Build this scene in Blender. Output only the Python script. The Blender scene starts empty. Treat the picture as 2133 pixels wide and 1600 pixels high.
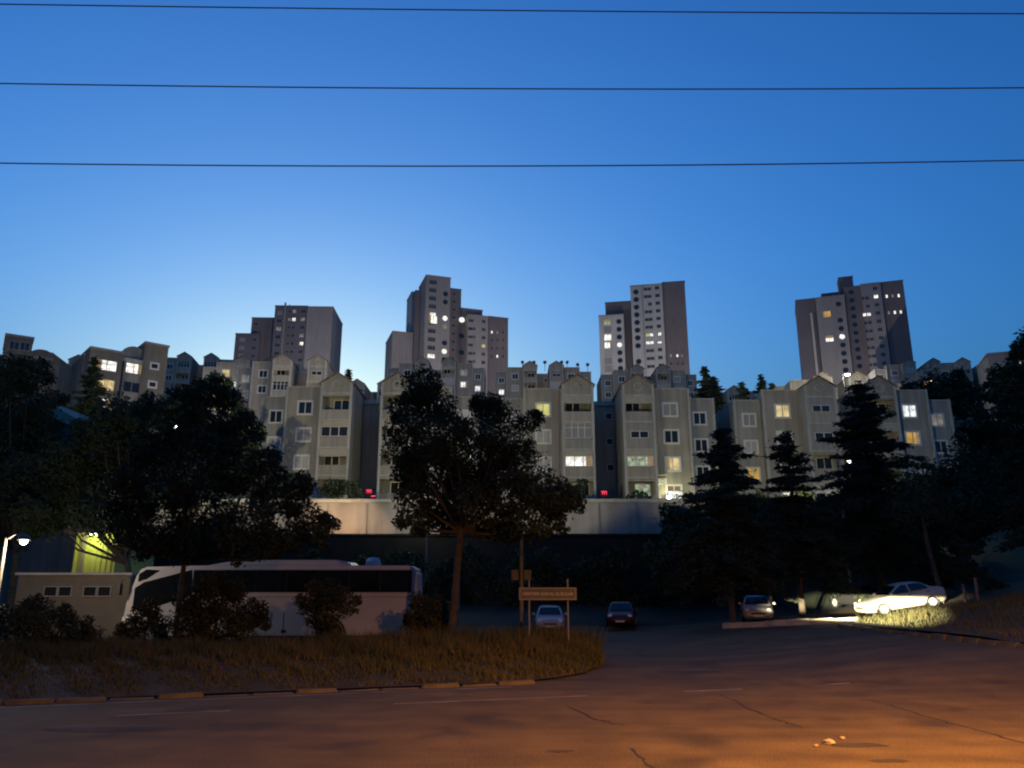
import bpy, bmesh, math, random
import numpy as np
from mathutils import Vector, Matrix
R = math.radians
sc = bpy.context.scene
COL = sc.collection

# ------------------------------------------------------------------ camera
F_PX, PITCH, CAM_Z = 1642.0, R(14.68), 2.3            # focal length in photo pixels, tilt, eye height
cam = bpy.data.objects.new('camera', bpy.data.cameras.new('camera'))
COL.objects.link(cam)
cam.location = (0, 0, CAM_Z)
cam.rotation_euler = (R(90) + PITCH, 0, 0)
cam.data.sensor_width = 36
cam.data.lens = F_PX / 2133 * 36
cam.data.clip_start, cam.data.clip_end = 0.1, 4000
sc.camera = cam

# ------------------------------------------------------------------ dusk sky
SUN_EL, SUN_ROT = 1.0, -14.0
world = bpy.data.worlds.new('World'); sc.world = world; world.use_nodes = True
wn = world.node_tree
sky = wn.nodes.new('ShaderNodeTexSky')
sky.sky_type = 'NISHITA'; sky.sun_disc = False
sky.sun_elevation, sky.sun_rotation = R(SUN_EL), R(SUN_ROT)
sky.ozone_density, sky.air_density, sky.dust_density = 3.0, 1.0, 8.0
gam = wn.nodes.new('ShaderNodeGamma'); gam.inputs[1].default_value = 1.37      # the phone's contrast
wn.links.new(sky.outputs[0], gam.inputs[0])
wb = wn.nodes.new('ShaderNodeVectorMath'); wb.operation = 'MULTIPLY'; wb.inputs[1].default_value = (1.0, 1.97, 2.27)   # and its white balance
wn.links.new(gam.outputs[0], wb.inputs[0]); wn.links.new(wb.outputs[0], wn.nodes['Background'].inputs[0])
wn.nodes['Background'].inputs[1].default_value = 0.55
# last light of the sinking sun, behind the hill
sun = bpy.data.objects.new('sun', bpy.data.lights.new('sun', 'SUN')); COL.objects.link(sun)
sun.data.energy, sun.data.angle, sun.data.color = 0.1, R(12), (1.0, 0.7, 0.5)
_a, _e = R(SUN_ROT), R(SUN_EL)
sun.rotation_euler = Vector((-math.sin(_a) * math.cos(_e), -math.cos(_a) * math.cos(_e), -math.sin(_e))).to_track_quat('-Z', 'Y').to_euler()

sc.view_settings.view_transform = 'Standard'
sc.view_settings.look = 'None'
sc.view_settings.exposure = 0.0
sc.view_settings.gamma = 1.0
sc.view_settings.use_curve_mapping = False
sc.cycles.use_denoising = True
sc.cycles.max_bounces = 5
sc.cycles.sample_clamp_indirect = 4
sc.cycles.filter_width = 2.1                           # the phone picture is soft

# ------------------------------------------------------------------ helpers
SP, CP = math.sin(PITCH), math.cos(PITCH)
def ray(px, py):
    xc, yc = (px - 1066.5) / F_PX, (800 - py) / F_PX
    return Vector((xc, CP - yc * SP, SP + yc * CP))
def at(px, py, Y):
    d = ray(px, py)
    return Vector((0, 0, CAM_Z)) + d * (Y / d.y)
def sstep(a, b, x):
    t = min(1, max(0, (x - a) / (b - a))); return t * t * (3 - 2 * t)
def lerp(a, b, t): return a + (b - a) * t
def interp(pts, x):
    if x <= pts[0][0]: return pts[0][1]
    for (a, b), (c, d) in zip(pts, pts[1:]):
        if x <= c: return lerp(b, d, (x - a) / (c - a))
    return pts[-1][1]

def tag(o, label=None, cat=None, group=None, kind=None):
    if label: o['label'] = label
    if cat: o['category'] = cat
    if group: o['group'] = group
    if kind: o['kind'] = kind
    return o
def new(name, mesh, parent=None, loc=(0, 0, 0), rot=(0, 0, 0), scale=(1, 1, 1)):
    o = bpy.data.objects.new(name, mesh); COL.objects.link(o)
    o.parent = parent; o.location = loc; o.rotation_euler = rot; o.scale = scale
    return o
def thing(name, label, cat, loc=(0, 0, 0), rot=(0, 0, 0), group=None):
    return tag(new(name, None, None, loc, rot), label, cat, group)

class MB:
    """collects simple solids into one mesh"""
    def __init__(s): s.v = []; s.f = []; s.smooth = []
    def _add(s, vs, fs, sm=False):
        b = len(s.v); s.v += [tuple(p) for p in vs]
        for f in fs: s.f.append([i + b for i in f]); s.smooth.append(sm)
    def box(s, x0, x1, y0, y1, z0, z1):
        vs = [(x, y, z) for z in (z0, z1) for y in (y0, y1) for x in (x0, x1)]
        s._add(vs, [(0, 2, 3, 1), (4, 5, 7, 6), (0, 1, 5, 4), (2, 6, 7, 3), (0, 4, 6, 2), (1, 3, 7, 5)]); return s
    def prism(s, pts, axis, a, b):
        """polygon pts extruded along axis ('x','y','z') from a to b"""
        def mk(p, t): return {'x': (t, p[0], p[1]), 'y': (p[0], t, p[1]), 'z': (p[0], p[1], t)}[axis]
        n = len(pts)
        s._add([mk(p, a) for p in pts] + [mk(p, b) for p in pts],
               [list(range(n))[::-1], list(range(n, 2 * n))] + [(i, (i + 1) % n, (i + 1) % n + n, i + n) for i in range(n)]); return s
    def tube(s, pts, radii, n=8, caps=True):
        pts = [Vector(p) for p in pts]
        if not isinstance(radii, (list, tuple)): radii = [radii] * len(pts)
        rings = []
        for i, p in enumerate(pts):
            d = (pts[min(i + 1, len(pts) - 1)] - pts[max(i - 1, 0)]).normalized()
            u = d.orthogonal().normalized() if abs(d.z) > .9 else d.cross(Vector((0, 0, 1))).normalized()
            if abs(d.z) > .9: u = Vector((1, 0, 0)) - d * d.x; u.normalize()
            w = d.cross(u)
            rings.append([p + (u * math.cos(t) + w * math.sin(t)) * radii[i] for t in [2 * math.pi * k / n for k in range(n)]])
        vs = [p for r in rings for p in r]; fs = []
        for i in range(len(pts) - 1):
            for k in range(n):
                a, b = i * n + k, i * n + (k + 1) % n
                fs.append((a, b, b + n, a + n))
        s._add(vs, fs, True)
        if caps: s._add(rings[0], [list(range(n))[::-1]]); s._add(rings[-1], [list(range(n))])
        return s
    def lathe(s, prof, n=20, axis='z', c=(0, 0, 0)):
        """prof: (radius, height) pairs turned round an axis"""
        vs = []
        for r, h in prof:
            for k in range(n):
                t = 2 * math.pi * k / n; a, b = r * math.cos(t), r * math.sin(t)
                p = {'z': (a, b, h), 'y': (a, h, b), 'x': (h, a, b)}[axis]
                vs.append((p[0] + c[0], p[1] + c[1], p[2] + c[2]))
        fs = []
        for i in range(len(prof) - 1):
            for k in range(n):
                a, b = i * n + k, i * n + (k + 1) % n
                fs.append((a, b, b + n, a + n))
        s._add(vs, fs, True); return s
    def loft(s, secs, smooth=True, close=True):
        n = len(secs[0]); vs = [p for q in secs for p in q]; fs = []
        for i in range(len(secs) - 1):
            for k in range(n if close else n - 1):
                a, b = i * n + k, i * n + (k + 1) % n
                fs.append((a, b, b + n, a + n))
        s._add(vs, fs, smooth)
        if close:
            s._add(secs[0], [list(range(n))[::-1]]); s._add(secs[-1], [list(range(n))])
        return s
    def quad(s, a, b, c, d): s._add([a, b, c, d], [(0, 1, 2, 3)]); return s
    def mesh(s, name, mat, bevel=0):
        me = bpy.data.meshes.new(name); me.from_pydata(s.v, [], s.f)
        me.polygons.foreach_set('use_smooth', s.smooth)
        bm = bmesh.new(); bm.from_mesh(me)
        bmesh.ops.recalc_face_normals(bm, faces=bm.faces)
        if bevel: bmesh.ops.bevel(bm, geom=[e for e in bm.edges if e.is_manifold and e.calc_face_angle(0) > .5], offset=bevel, segments=2, affect='EDGES')
        bm.to_mesh(me); bm.free(); me.update()
        me.materials.append(mat); return me
    def build(s, name, mat, parent=None, loc=(0, 0, 0), rot=(0, 0, 0), bevel=0):
        return new(name, s.mesh(name, mat, bevel), parent, loc, rot)

def soup(name, verts, k, mat):
    """fast mesh of separate k-gons: verts is an (n*k, 3) array"""
    n = len(verts) // k
    me = bpy.data.meshes.new(name)
    me.vertices.add(n * k); me.vertices.foreach_set('co', np.asarray(verts, dtype=np.float32).ravel())
    me.loops.add(n * k); me.loops.foreach_set('vertex_index', np.arange(n * k, dtype=np.int32))
    me.polygons.add(n); me.polygons.foreach_set('loop_start', np.arange(0, n * k, k, dtype=np.int32))
    me.update(calc_edges=True); me.validate()
    me.materials.append(mat); return me

# ------------------------------------------------------------------ materials
def mat(name, col, rough=.8, var=.25, scale=3.0, bump=0.0, metal=0.0, spec=.5, col2=None, det=6, bscale=None, streak=0.0):
    m = bpy.data.materials.new(name); m.use_nodes = True
    nt = m.node_tree; b = nt.nodes['Principled BSDF']
    b.inputs['Roughness'].default_value = rough; b.inputs['Metallic'].default_value = metal
    b.inputs['Specular IOR Level'].default_value = spec
    tc = nt.nodes.new('ShaderNodeTexCoord')
    nz = nt.nodes.new('ShaderNodeTexNoise'); nz.inputs['Scale'].default_value = scale; nz.inputs['Detail'].default_value = det
    nt.links.new(tc.outputs['Object'], nz.inputs['Vector'])
    rp = nt.nodes.new('ShaderNodeValToRGB')
    c2 = col2 or tuple(c * (1 - var) for c in col)
    c1 = col if col2 else tuple(min(1, c * (1 + var)) for c in col)
    rp.color_ramp.elements[0].position, rp.color_ramp.elements[1].position = .3, .7
    rp.color_ramp.elements[0].color = (*c2, 1); rp.color_ramp.elements[1].color = (*c1, 1)
    nt.links.new(nz.outputs[0], rp.inputs[0])
    colout = rp.outputs[0]
    if streak:      # rain streaks and grime running down the wall
        mp = nt.nodes.new('ShaderNodeMapping'); mp.inputs['Scale'].default_value = (1.6, 1.6, .12); nt.links.new(tc.outputs['Object'], mp.inputs[0])
        ns = nt.nodes.new('ShaderNodeTexNoise'); ns.inputs['Scale'].default_value = 1.3; ns.inputs['Detail'].default_value = 5; nt.links.new(mp.outputs[0], ns.inputs['Vector'])
        ms = nt.nodes.new('ShaderNodeMapRange'); ms.inputs[1].default_value, ms.inputs[2].default_value = .38, .62; ms.inputs[3].default_value, ms.inputs[4].default_value = 1 - streak, 1
        nt.links.new(ns.outputs[0], ms.inputs[0])
        mu = nt.nodes.new('ShaderNodeVectorMath'); mu.operation = 'SCALE'; nt.links.new(colout, mu.inputs[0]); nt.links.new(ms.outputs[0], mu.inputs['Scale']); colout = mu.outputs[0]
    nt.links.new(colout, b.inputs['Base Color'])
    if bump:
        n2 = nz
        if bscale:
            n2 = nt.nodes.new('ShaderNodeTexNoise'); n2.inputs['Scale'].default_value = bscale; n2.inputs['Detail'].default_value = 4
            nt.links.new(tc.outputs['Object'], n2.inputs['Vector'])
        bp = nt.nodes.new('ShaderNodeBump'); bp.inputs['Strength'].default_value = bump; bp.inputs['Distance'].default_value = .05
        nt.links.new(n2.outputs[0], bp.inputs['Height']); nt.links.new(bp.outputs[0], b.inputs['Normal'])
    return m
def glow(name, col, strength, patt=0.0, scale=1.2):
    """a window or lamp that gives off light; patt = how much curtains and furniture break it up"""
    m = bpy.data.materials.new(name); m.use_nodes = True
    nt = m.node_tree; nt.nodes.remove(nt.nodes['Principled BSDF'])
    em = nt.nodes.new('ShaderNodeEmission'); em.inputs[0].default_value = (*col, 1); em.inputs[1].default_value = strength
    nt.links.new(em.outputs[0], nt.nodes['Material Output'].inputs[0])
    if patt:
        tc = nt.nodes.new('ShaderNodeTexCoord'); oi = nt.nodes.new('ShaderNodeObjectInfo')
        ad = nt.nodes.new('ShaderNodeVectorMath'); ad.operation = 'ADD'
        sx = nt.nodes.new('ShaderNodeVectorMath'); sx.operation = 'SCALE'; sx.inputs['Scale'].default_value = 40
        cb = nt.nodes.new('ShaderNodeCombineXYZ'); nt.links.new(oi.outputs['Random'], cb.inputs[0])
        nt.links.new(cb.outputs[0], sx.inputs[0]); nt.links.new(sx.outputs[0], ad.inputs[1]); nt.links.new(tc.outputs['Object'], ad.inputs[0])
        nz = nt.nodes.new('ShaderNodeTexNoise'); nz.inputs['Scale'].default_value = scale; nz.inputs['Detail'].default_value = 2
        nt.links.new(ad.outputs[0], nz.inputs['Vector'])
        wv = nt.nodes.new('ShaderNodeTexWave'); wv.inputs['Scale'].default_value = 3; wv.inputs['Distortion'].default_value = 2
        nt.links.new(ad.outputs[0], wv.inputs['Vector'])
        mr = nt.nodes.new('ShaderNodeMapRange'); mr.inputs[1].default_value, mr.inputs[2].default_value = .35, .65
        mr.inputs[3].default_value, mr.inputs[4].default_value = strength * (1 - patt), strength
        nt.links.new(nz.outputs[0], mr.inputs[0])
        mw = nt.nodes.new('ShaderNodeMapRange'); mw.inputs[3].default_value, mw.inputs[4].default_value = 1 - .25 * patt, 1
        nt.links.new(wv.outputs[1], mw.inputs[0])
        mm = nt.nodes.new('ShaderNodeMath'); mm.operation = 'MULTIPLY'
        nt.links.new(mr.outputs[0], mm.inputs[0]); nt.links.new(mw.outputs[0], mm.inputs[1]); nt.links.new(mm.outputs[0], em.inputs[1])
    return m

M = {}
M['asphalt'] = mat('asphalt', (.108, .076, .028), .85, .25, .35, .5, bscale=22)
def asphalt_detail(m):
    nt = m.node_tree; b = nt.nodes['Principled BSDF']; src = b.inputs['Base Color'].links[0].from_socket; tc = nt.nodes.new('ShaderNodeTexCoord')
    def layer(src, scale, lo, hi, dark, light, kind='ShaderNodeTexNoise', stretch=(1, 1, 1), rot=0):
        mp = nt.nodes.new('ShaderNodeMapping'); mp.inputs['Scale'].default_value = stretch; mp.inputs['Rotation'].default_value = (0, 0, rot); nt.links.new(tc.outputs['Object'], mp.inputs[0])
        t = nt.nodes.new(kind); t.inputs['Scale'].default_value = scale; nt.links.new(mp.outputs[0], t.inputs['Vector'])
        r = nt.nodes.new('ShaderNodeMapRange'); r.inputs[1].default_value, r.inputs[2].default_value, r.inputs[3].default_value, r.inputs[4].default_value = lo, hi, dark, light
        nt.links.new(t.outputs[0], r.inputs[0]); v = nt.nodes.new('ShaderNodeVectorMath'); v.operation = 'SCALE'
        nt.links.new(src, v.inputs[0]); nt.links.new(r.outputs[0], v.inputs['Scale']); return v.outputs[0]
    src = layer(src, 38, .35, .65, .72, 1.2)                                       # aggregate
    src = layer(src, 1.1, .3, .7, .75, 1.12)                                       # blotches
    src = layer(src, .9, .35, .62, .8, 1.08, stretch=(.12, 1.3, 1), rot=-.34)      # wheel tracks along the road
    src = layer(src, .55, .30, .42, .62, 1.0)                                      # oil stains
    nt.links.new(src, b.inputs['Base Color'])
asphalt_detail(M['asphalt'])
M['soil'] = mat('soil', (.045, .04, .02), .95, .4, .6, .3)
M['terrain'] = mat('terrain', (.022, .03, .014), .95, .5, .25, .3)
M['kerb'] = mat('kerb_concrete', (.125, .105, .075), .9, .35, 2.5, .4)
M['concrete'] = mat('wall_concrete', (.33, .285, .245), .9, .22, .45, .15, streak=.2)
M['shadestone'] = mat('shade_black_stone', (.014, .013, .010), .95, .5, .6, .4)  # near-black base colour puts the shade along the lower wall into the stone
M['paint'] = mat('road_paint', (.25, .22, .18), .8, .45, 1.6)
M['grass'] = mat('grass_blades', (.105, .085, .03), .9, .45, .5, col2=(.045, .06, .018))
M['leaf'] = mat('leaf', (.045, .06, .028), .75, .45, .7, spec=.2)
M['leaf2'] = mat('leaf_olive', (.055, .058, .025), .75, .45, .7, spec=.2)
M['needle'] = mat('needle', (.034, .045, .026), .8, .4, .9, spec=.2)
M['bark'] = mat('bark', (.075, .06, .045), .95, .4, 6, .6)
M['whitewash'] = mat('whitewash', (.62, .58, .50), .9, .2, 4)
M['wall'] = mat('render_taupe', (.37, .31, .235), .9, .13, .35, .05, streak=.22)
M['wall_g'] = mat('render_grey', (.33, .295, .24), .9, .13, .35, .05, streak=.22)
M['wall_d'] = mat('render_dark', (.20, .165, .125), .9, .15, .35, streak=.2)
M['trim'] = mat('render_trim', (.47, .43, .35), .85, .1, 1.0, streak=.2)
M['core'] = mat('render_core', (.52, .40, .28), .9, .12, .4, streak=.2)
M['roof'] = mat('roof_tile', (.20, .14, .11), .85, .25, 2)
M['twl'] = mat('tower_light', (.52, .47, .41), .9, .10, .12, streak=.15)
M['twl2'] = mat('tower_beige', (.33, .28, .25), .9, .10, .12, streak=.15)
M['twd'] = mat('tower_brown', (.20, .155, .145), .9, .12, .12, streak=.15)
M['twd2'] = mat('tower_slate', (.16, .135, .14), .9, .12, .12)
M['glass'] = mat('window_glass', (.02, .02, .02), .12, .2, 1, spec=.5)
M['curtain'] = mat('window_curtain', (.42, .38, .32), .6, .15, 2.5)
M['shutter'] = mat('window_shutter', (.30, .27, .24), .7, .12, 3)
M['frame'] = mat('window_frame', (.66, .6, .5), .6, .05, 2)
M['frame_d'] = mat('window_frame_dull', (.30, .25, .21), .7, .05, 2)
M['metal'] = mat('grey_metal', (.16, .15, .14), .55, .2, 4, metal=.4)
M['pole'] = mat('concrete_pole', (.17, .145, .11), .9, .2, 3)
M['cable'] = mat('cable', (.04, .04, .05), .7)
M['black'] = mat('black_plastic', (.012, .012, .013), .5)
M['tyre'] = mat('tyre_rubber', (.02, .02, .02), .85)
M['rim'] = mat('alloy_rim', (.6, .58, .54), .35, .1, metal=.3)
M['buswhite'] = mat('bus_paint', (.46, .43, .42), .38, .07, .8)
M['busglass'] = mat('bus_glass', (.008, .009, .01), .08)
M['carsilver'] = mat('car_paint_silver', (.60, .53, .42), .32, .05, 2, metal=.15)
M['carwhite'] = mat('car_paint_white', (.36, .35, .33), .3, .05)
M['cardark'] = mat('car_paint_dark', (.03, .03, .034), .25, .1)
M['carred'] = mat('car_paint_maroon', (.05, .014, .013), .25, .1)
M['lens'] = mat('lamp_lens', (.75, .72, .65), .15, .05)
M['redlens'] = mat('tail_lens', (.25, .02, .02), .2, .05)
M['plate'] = mat('number_plate', (.6, .6, .56), .5, .05)
M['sign'] = mat('sign_board', (.08, .078, .085), .6, .2, 3)
M['signrim'] = mat('sign_rim', (.19, .19, .20), .6, .1, 3)
M['letter'] = mat('sign_letter', (.42, .36, .33), .6, .1)
M['kiosk'] = mat('kiosk_panel', (.15, .115, .075), .7, .15, 1.2)
M['yellow'] = mat('yellow_cladding', (.50, .50, .13), .7, .12, 1.5)
M['awning'] = mat('awning_canvas', (.42, .36, .26), .8, .1, 2)
M['litter'] = mat('pale_stone', (.36, .32, .26), .9, .2, 6)
W_LIT = glow('lit_white', (1, .97, .90), 1.6, .55, 1.6)
W_COOL = glow('lit_cool', (.93, .97, 1), 1.4, .6, 1.8)
W_WARM = glow('lit_warm', (1, .78, .38), .85, .5)
W_YEL = glow('lit_yellow', (.92, .88, .30), .75, .4)
W_ORG = glow('lit_orange', (1, .60, .15), .62, .45)
W_DIM = glow('lit_dim', (.9, .85, .8), .28, .6)
W_PALE = glow('lit_pale_green', (.75, .9, .62), .6, .7, 2.5)
W_BLIND = glow('lit_blind', (1, .72, .42), .30, .3, 3)
BULB = glow('lamp_bulb_white', (.95, 1, .92), 14)
BULB_O = glow('lamp_bulb_sodium', (1, .55, .18), 12)
LED = glow('led_red', (1, .08, .14), 3.0)
LED_DIM = glow('led_red_dim', (1, .02, .05), .10)

# ------------------------------------------------------------------ ground
def r_side(x): return min(4.5, .085 * max(0, x - 7) + .07 * max(0, x - 19.5))
def H(x, y):
    """height of the ground"""
    low = r_side(x) * sstep(17, 24, y)
    bank_r = sstep(17, 20, x); bank_l = sstep(-48, -52, x)
    bank = max(bank_r, bank_l)
    prof_wall = [(48, 0), (62, 1.4), (65.3, 1.5), (65.5, 6.5), (70.1, 6.7), (70.3, 10.2)]
    prof_bank = [(50, 0), (58, 2.2), (70.3, 10.2)]
    if y <= 48: return low
    if y <= 70.3:
        up = lerp(interp(prof_wall, y), interp(prof_bank, y), bank)
        return max(up, low * (1 - sstep(48, 68, y)) + up * sstep(48, 68, y))
    return interp([(70.3, 10.2), (93, 10.6), (112, 20), (137, 30.5), (180, 41), (250, 55), (330, 60), (600, 40), (1500, 20), (2500, 0)], y)
xs = sorted(set([-2500, -1200, -600, -350, -250, -180] + list(range(-140, 141, 4)) + [17, 18, 19] + [180, 250, 350, 600, 1200, 2500]))
ys = sorted(set([-400, -120, -60, -40] + list(range(-36, 110, 3)) + [48, 52, 58, 62, 65.3, 65.5, 70.1, 70.3] + list(range(110, 340, 10)) + [400, 600, 900, 1500, 2500]))
rng = random.Random(1)
vs = []
for y in ys:
    for x in xs:
        d = .3 if (y <= 50 and abs(x) < 66) else 0
        vs.append((x, y, H(x, y) - d + (rng.uniform(-.4, .4) if y > 96 else 0)))
nx = len(xs)
me = bpy.data.meshes.new('ground')
me.from_pydata(vs, [], [(j * nx + i, j * nx + i + 1, (j + 1) * nx + i + 1, (j + 1) * nx + i) for j in range(len(ys) - 1) for i in range(nx - 1)])
me.materials.append(M['terrain']); tag(new('ground', me), kind='structure')
# asphalt
vs = []; gx = list(range(-64, 65, 2)); gy = list(range(-34, 51, 2))
for y in gy:
    for x in gx: vs.append((x, y, H(x, y)))
n = len(gx)
me = bpy.data.meshes.new('road')
me.from_pydata(vs, [], [(j * n + i, j * n + i + 1, (j + 1) * n + i + 1, (j + 1) * n + i) for j in range(len(gy) - 1) for i in range(n - 1)])
for p in me.polygons: p.use_smooth = True
me.materials.append(M['asphalt']); road = tag(new('road', me), kind='structure')

def kerb_front(x): return 22.3 + (x - 3.2) * .3414
# verges: strips between a front and a back edge
def verge(name, x0, x1, nx, fr, bk, hump, ny=10):
    vs = []
    for i in range(nx + 1):
        x = lerp(x0, x1, i / nx); a, b = fr(x), bk(x)
        for j in range(ny + 1):
            t = j / ny; y = lerp(a, b, t); vs.append((x, y, H(x, y) + .05 + .08 * min(1, t * 7) + hump(x, t)))
    me = bpy.data.meshes.new(name)
    me.from_pydata(vs, [], [(i * (ny + 1) + j, (i + 1) * (ny + 1) + j, (i + 1) * (ny + 1) + j + 1, i * (ny + 1) + j + 1) for i in range(nx) for j in range(ny)])
    for p in me.polygons: p.use_smooth = True
    me.materials.append(M['soil']); return tag(new(name, me), kind='structure')
def lv_end(x): t = min(1, max(0, (x + .4) / 3.4)); return 1 - math.sqrt(max(0, 1 - t * t))
lv_f = lambda x: lerp(kerb_front(x) + .12, 27.5, lv_end(x))
lv_b = lambda x: lerp(33.6, 27.5, lv_end(x))
lv_h = lambda x, t: .32 * math.sin(math.pi * min(1, t * 1.05)) * (1 - lv_end(x))
verge('grass_verge', -50, 2.99, 60, lv_f, lv_b, lv_h)
ri_f = lambda x: 22.6 + max(0, 15.9 - x) ** 2 * 2.2 + (x - 15) * .34
ri_b = lambda x: 37.6 - max(0, 15.9 - x) ** 2 * 2.2
ri_h = lambda x, t: .10 + .55 * math.sin(math.pi * t) * sstep(15, 19, x)
verge('grass_island', 14.9, 55, 50, ri_f, ri_b, ri_h)

# grass blades
def blades(name, n, x0, x1, fr, bk, hump, hfun, seed, label):
    rs = np.random.RandomState(seed); pts = []
    X = rs.uniform(x0, x1, n); T = rs.uniform(.01, .99, n)
    out = np.zeros((n * 3, 3)); 
    for i in range(n):
        x = X[i]; t = T[i]; y = lerp(fr(x), bk(x), t); z = H(x, y) + .04 + .08 * min(1, t * 7) + hump(x, t)
        cl = math.sin(x * 1.9 + 1.3 * math.sin(y * 1.1)) * math.sin(y * 2.3 + x * .6) + .5 * math.sin(x * 5.1 + y * 3.7)
        h = hfun(x, t) * rs.uniform(.35, 1.15) * (1 + .55 * cl if cl > -.5 else .35); a = rs.uniform(0, 6.28); w = .012 + .012 * rs.rand()
        ca, sa = math.cos(a) * w, math.sin(a) * w; lx, ly = rs.normal(0, .35 * h, 2)
        out[i * 3] = (x - ca, y - sa, z); out[i * 3 + 1] = (x + ca, y + sa, z); out[i * 3 + 2] = (x + lx, y + ly, z + h)
    o = new(name, soup(name, out, 3, M['grass']))
    return tag(o, label, 'grass', kind='stuff')
blades('verge_grass', 70000, -24, 2.95, lv_f, lv_b, lv_h, lambda x, t: (.10 + .22 * sstep(.08, .5, t)) * (1 + 1.0 * sstep(-10, 1, x)), 3, 'dry brownish grass growing on the roadside verge')
blades('island_grass', 16000, 15.2, 32, ri_f, ri_b, ri_h, lambda x, t: .14 + .18 * t, 4, 'dark grass growing on the island below the silver sedan')

# kerbs, stone by stone
kb = [MB().box(-.48, .48, -.1, .1, -.2, .10).mesh('kerb_stone', M['kerb'], .025), MB().box(-.47, .47, -.11, .09, -.2, .07).mesh('kerb_stone', M['kerb'], .035)]
kerb = tag(new('verge_kerb', None), kind='structure')
rng = random.Random(5)
x = -26.0; ang = math.atan(.3414)
while x < 1.0:
    y = kerb_front(x)
    new('kerb_stone', rng.choice(kb), kerb, (x, y, rng.uniform(-.06, .02)), (rng.uniform(-.05, .05), rng.uniform(-.03, .03), ang + rng.uniform(-.03, .03)))
    x += .985 * math.cos(ang)
kerb2 = tag(new('island_kerb', None), kind='structure')
for k in range(16):
    y = 22.8 + k * .98; x = 14.85 + (.25 if k in (0, 15) else 0)
    new('kerb_stone', rng.choice(kb), kerb2, (x, y, H(x, y) + rng.uniform(.06, .09)), (0, 0, R(90) + rng.uniform(-.05, .05)))
A, B = Vector((11.2, 43.7, 0)), Vector((16.6, 39.3, 0))
kerb3 = tag(new('lot_kerb', None), kind='structure'); d = B - A; nst = 6; a3 = math.atan2(d.y, d.x)
big = MB().box(-.56, .56, -.14, .14, -.3, .27).mesh('kerb_stone', mat('lot_kerb_concrete', (.44, .40, .30), .9, .2, 2, .2), .03)
for k in range(nst):
    p = A + d * ((k + .5) / nst)
    sl = (H(B.x, B.y) - H(A.x, A.y)) / d.length
    new('kerb_stone', big, kerb3, (p.x, p.y, H(p.x, p.y) + rng.uniform(-.03, .03)), (0, -math.atan(sl), a3 + rng.uniform(-.02, .02)), (d.length / nst / 1.13, 1, 1))

# road markings, patches and cracks
def strip(name, pts, w, m, z=.006, parent=None):
    mb = MB(); P = []
    for i, (x, y) in enumerate(pts):
        a = Vector(pts[max(0, i - 1)]); b = Vector(pts[min(len(pts) - 1, i + 1)]); t = (b - a).normalized(); nn = Vector((-t.y, t.x))
        ww = w[i] if isinstance(w, (list, tuple)) else w
        p, q = Vector((x, y)) + nn * ww / 2, Vector((x, y)) - nn * ww / 2
        P.append(((p.x, p.y, H(p.x, p.y) + z), (q.x, q.y, H(q.x, q.y) + z)))
    for (a, b), (c, d) in zip(P, P[1:]): mb.quad(a, b, d, c)
    return mb.build(name, m, parent)
def gpt(px, py):
    d = ray(px, py); t = (0 - CAM_Z) / d.z
    for _ in range(12):
        p = Vector((0, 0, CAM_Z)) + d * t; t += (H(p.x, p.y) - p.z) / d.z * .8
    p = Vector((0, 0, CAM_Z)) + d * t; return (p.x, p.y)
marks = tag(new('road_markings', None), kind='structure')
for (a, b) in (((820, 1467), (1225, 1450)), ((1425, 1441), (1545, 1436)), ((1690, 1428), (1785, 1423)), ((240, 1492), (480, 1481))):
    p, q = gpt(*a), gpt(*b)
    strip('dash', [(lerp(p[0], q[0], t / 4), lerp(p[1], q[1], t / 4)) for t in range(5)], .11, M['paint'], .007, marks)
strip('edge_line', [(x, kerb_front(x) - .55) for x in range(-26, 2, 2)], .10, M['paint'], .007, marks)
M['crack'] = mat('crack_tar', (.02, .017, .015), .8, .3, 2)
M['patch'] = mat('asphalt_patch', (.038, .033, .03), .9, .35, 1.2, .3, bscale=18)
cracks = tag(new('road_cracks', None), kind='structure')
rng = random.Random(8)
for pts in ([(1505, 1448), (1560, 1475), (1620, 1500), (1670, 1515)], [(1760, 1450), (1840, 1465), (1930, 1492), (2010, 1515), (2133, 1548)], [(1180, 1470), (1240, 1500), (1300, 1512)], [(1320, 1560), (1355, 1600), (1370, 1640)]):
    g = [Vector(gpt(*p)) for p in pts]; fine = []
    for a, b in zip(g, g[1:]):
        for k in range(7):
            p = a.lerp(b, k / 7); fine.append((p.x + rng.uniform(-.04, .04), p.y + rng.uniform(-.07, .07)))
    fine.append(tuple(g[-1]))
    strip('crack', fine, [rng.uniform(.012, .06) for _ in fine], M['crack'], .005, cracks)
for c, rx, ry in (((1470, 1400), 1.7, .35), ((1780, 1552), .55, .2), ((1850, 1585), .3, .12), ((1165, 1565), .22, .1), ((230, 1520), 1.2, .3)):
    gx0, gy0 = gpt(*c); pts = []
    for k in range(18):
        t = 2 * math.pi * k / 18; q = rng.uniform(.7, 1.1); pts.append((gx0 + rx * q * math.cos(t), gy0 + ry * q * math.sin(t)))
    me = bpy.data.meshes.new('patch'); me.from_pydata([(p[0], p[1], H(*p) + .004) for p in pts], [], [list(range(18))]); me.materials.append(M['patch'])
    new('patch', me, cracks)
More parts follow.
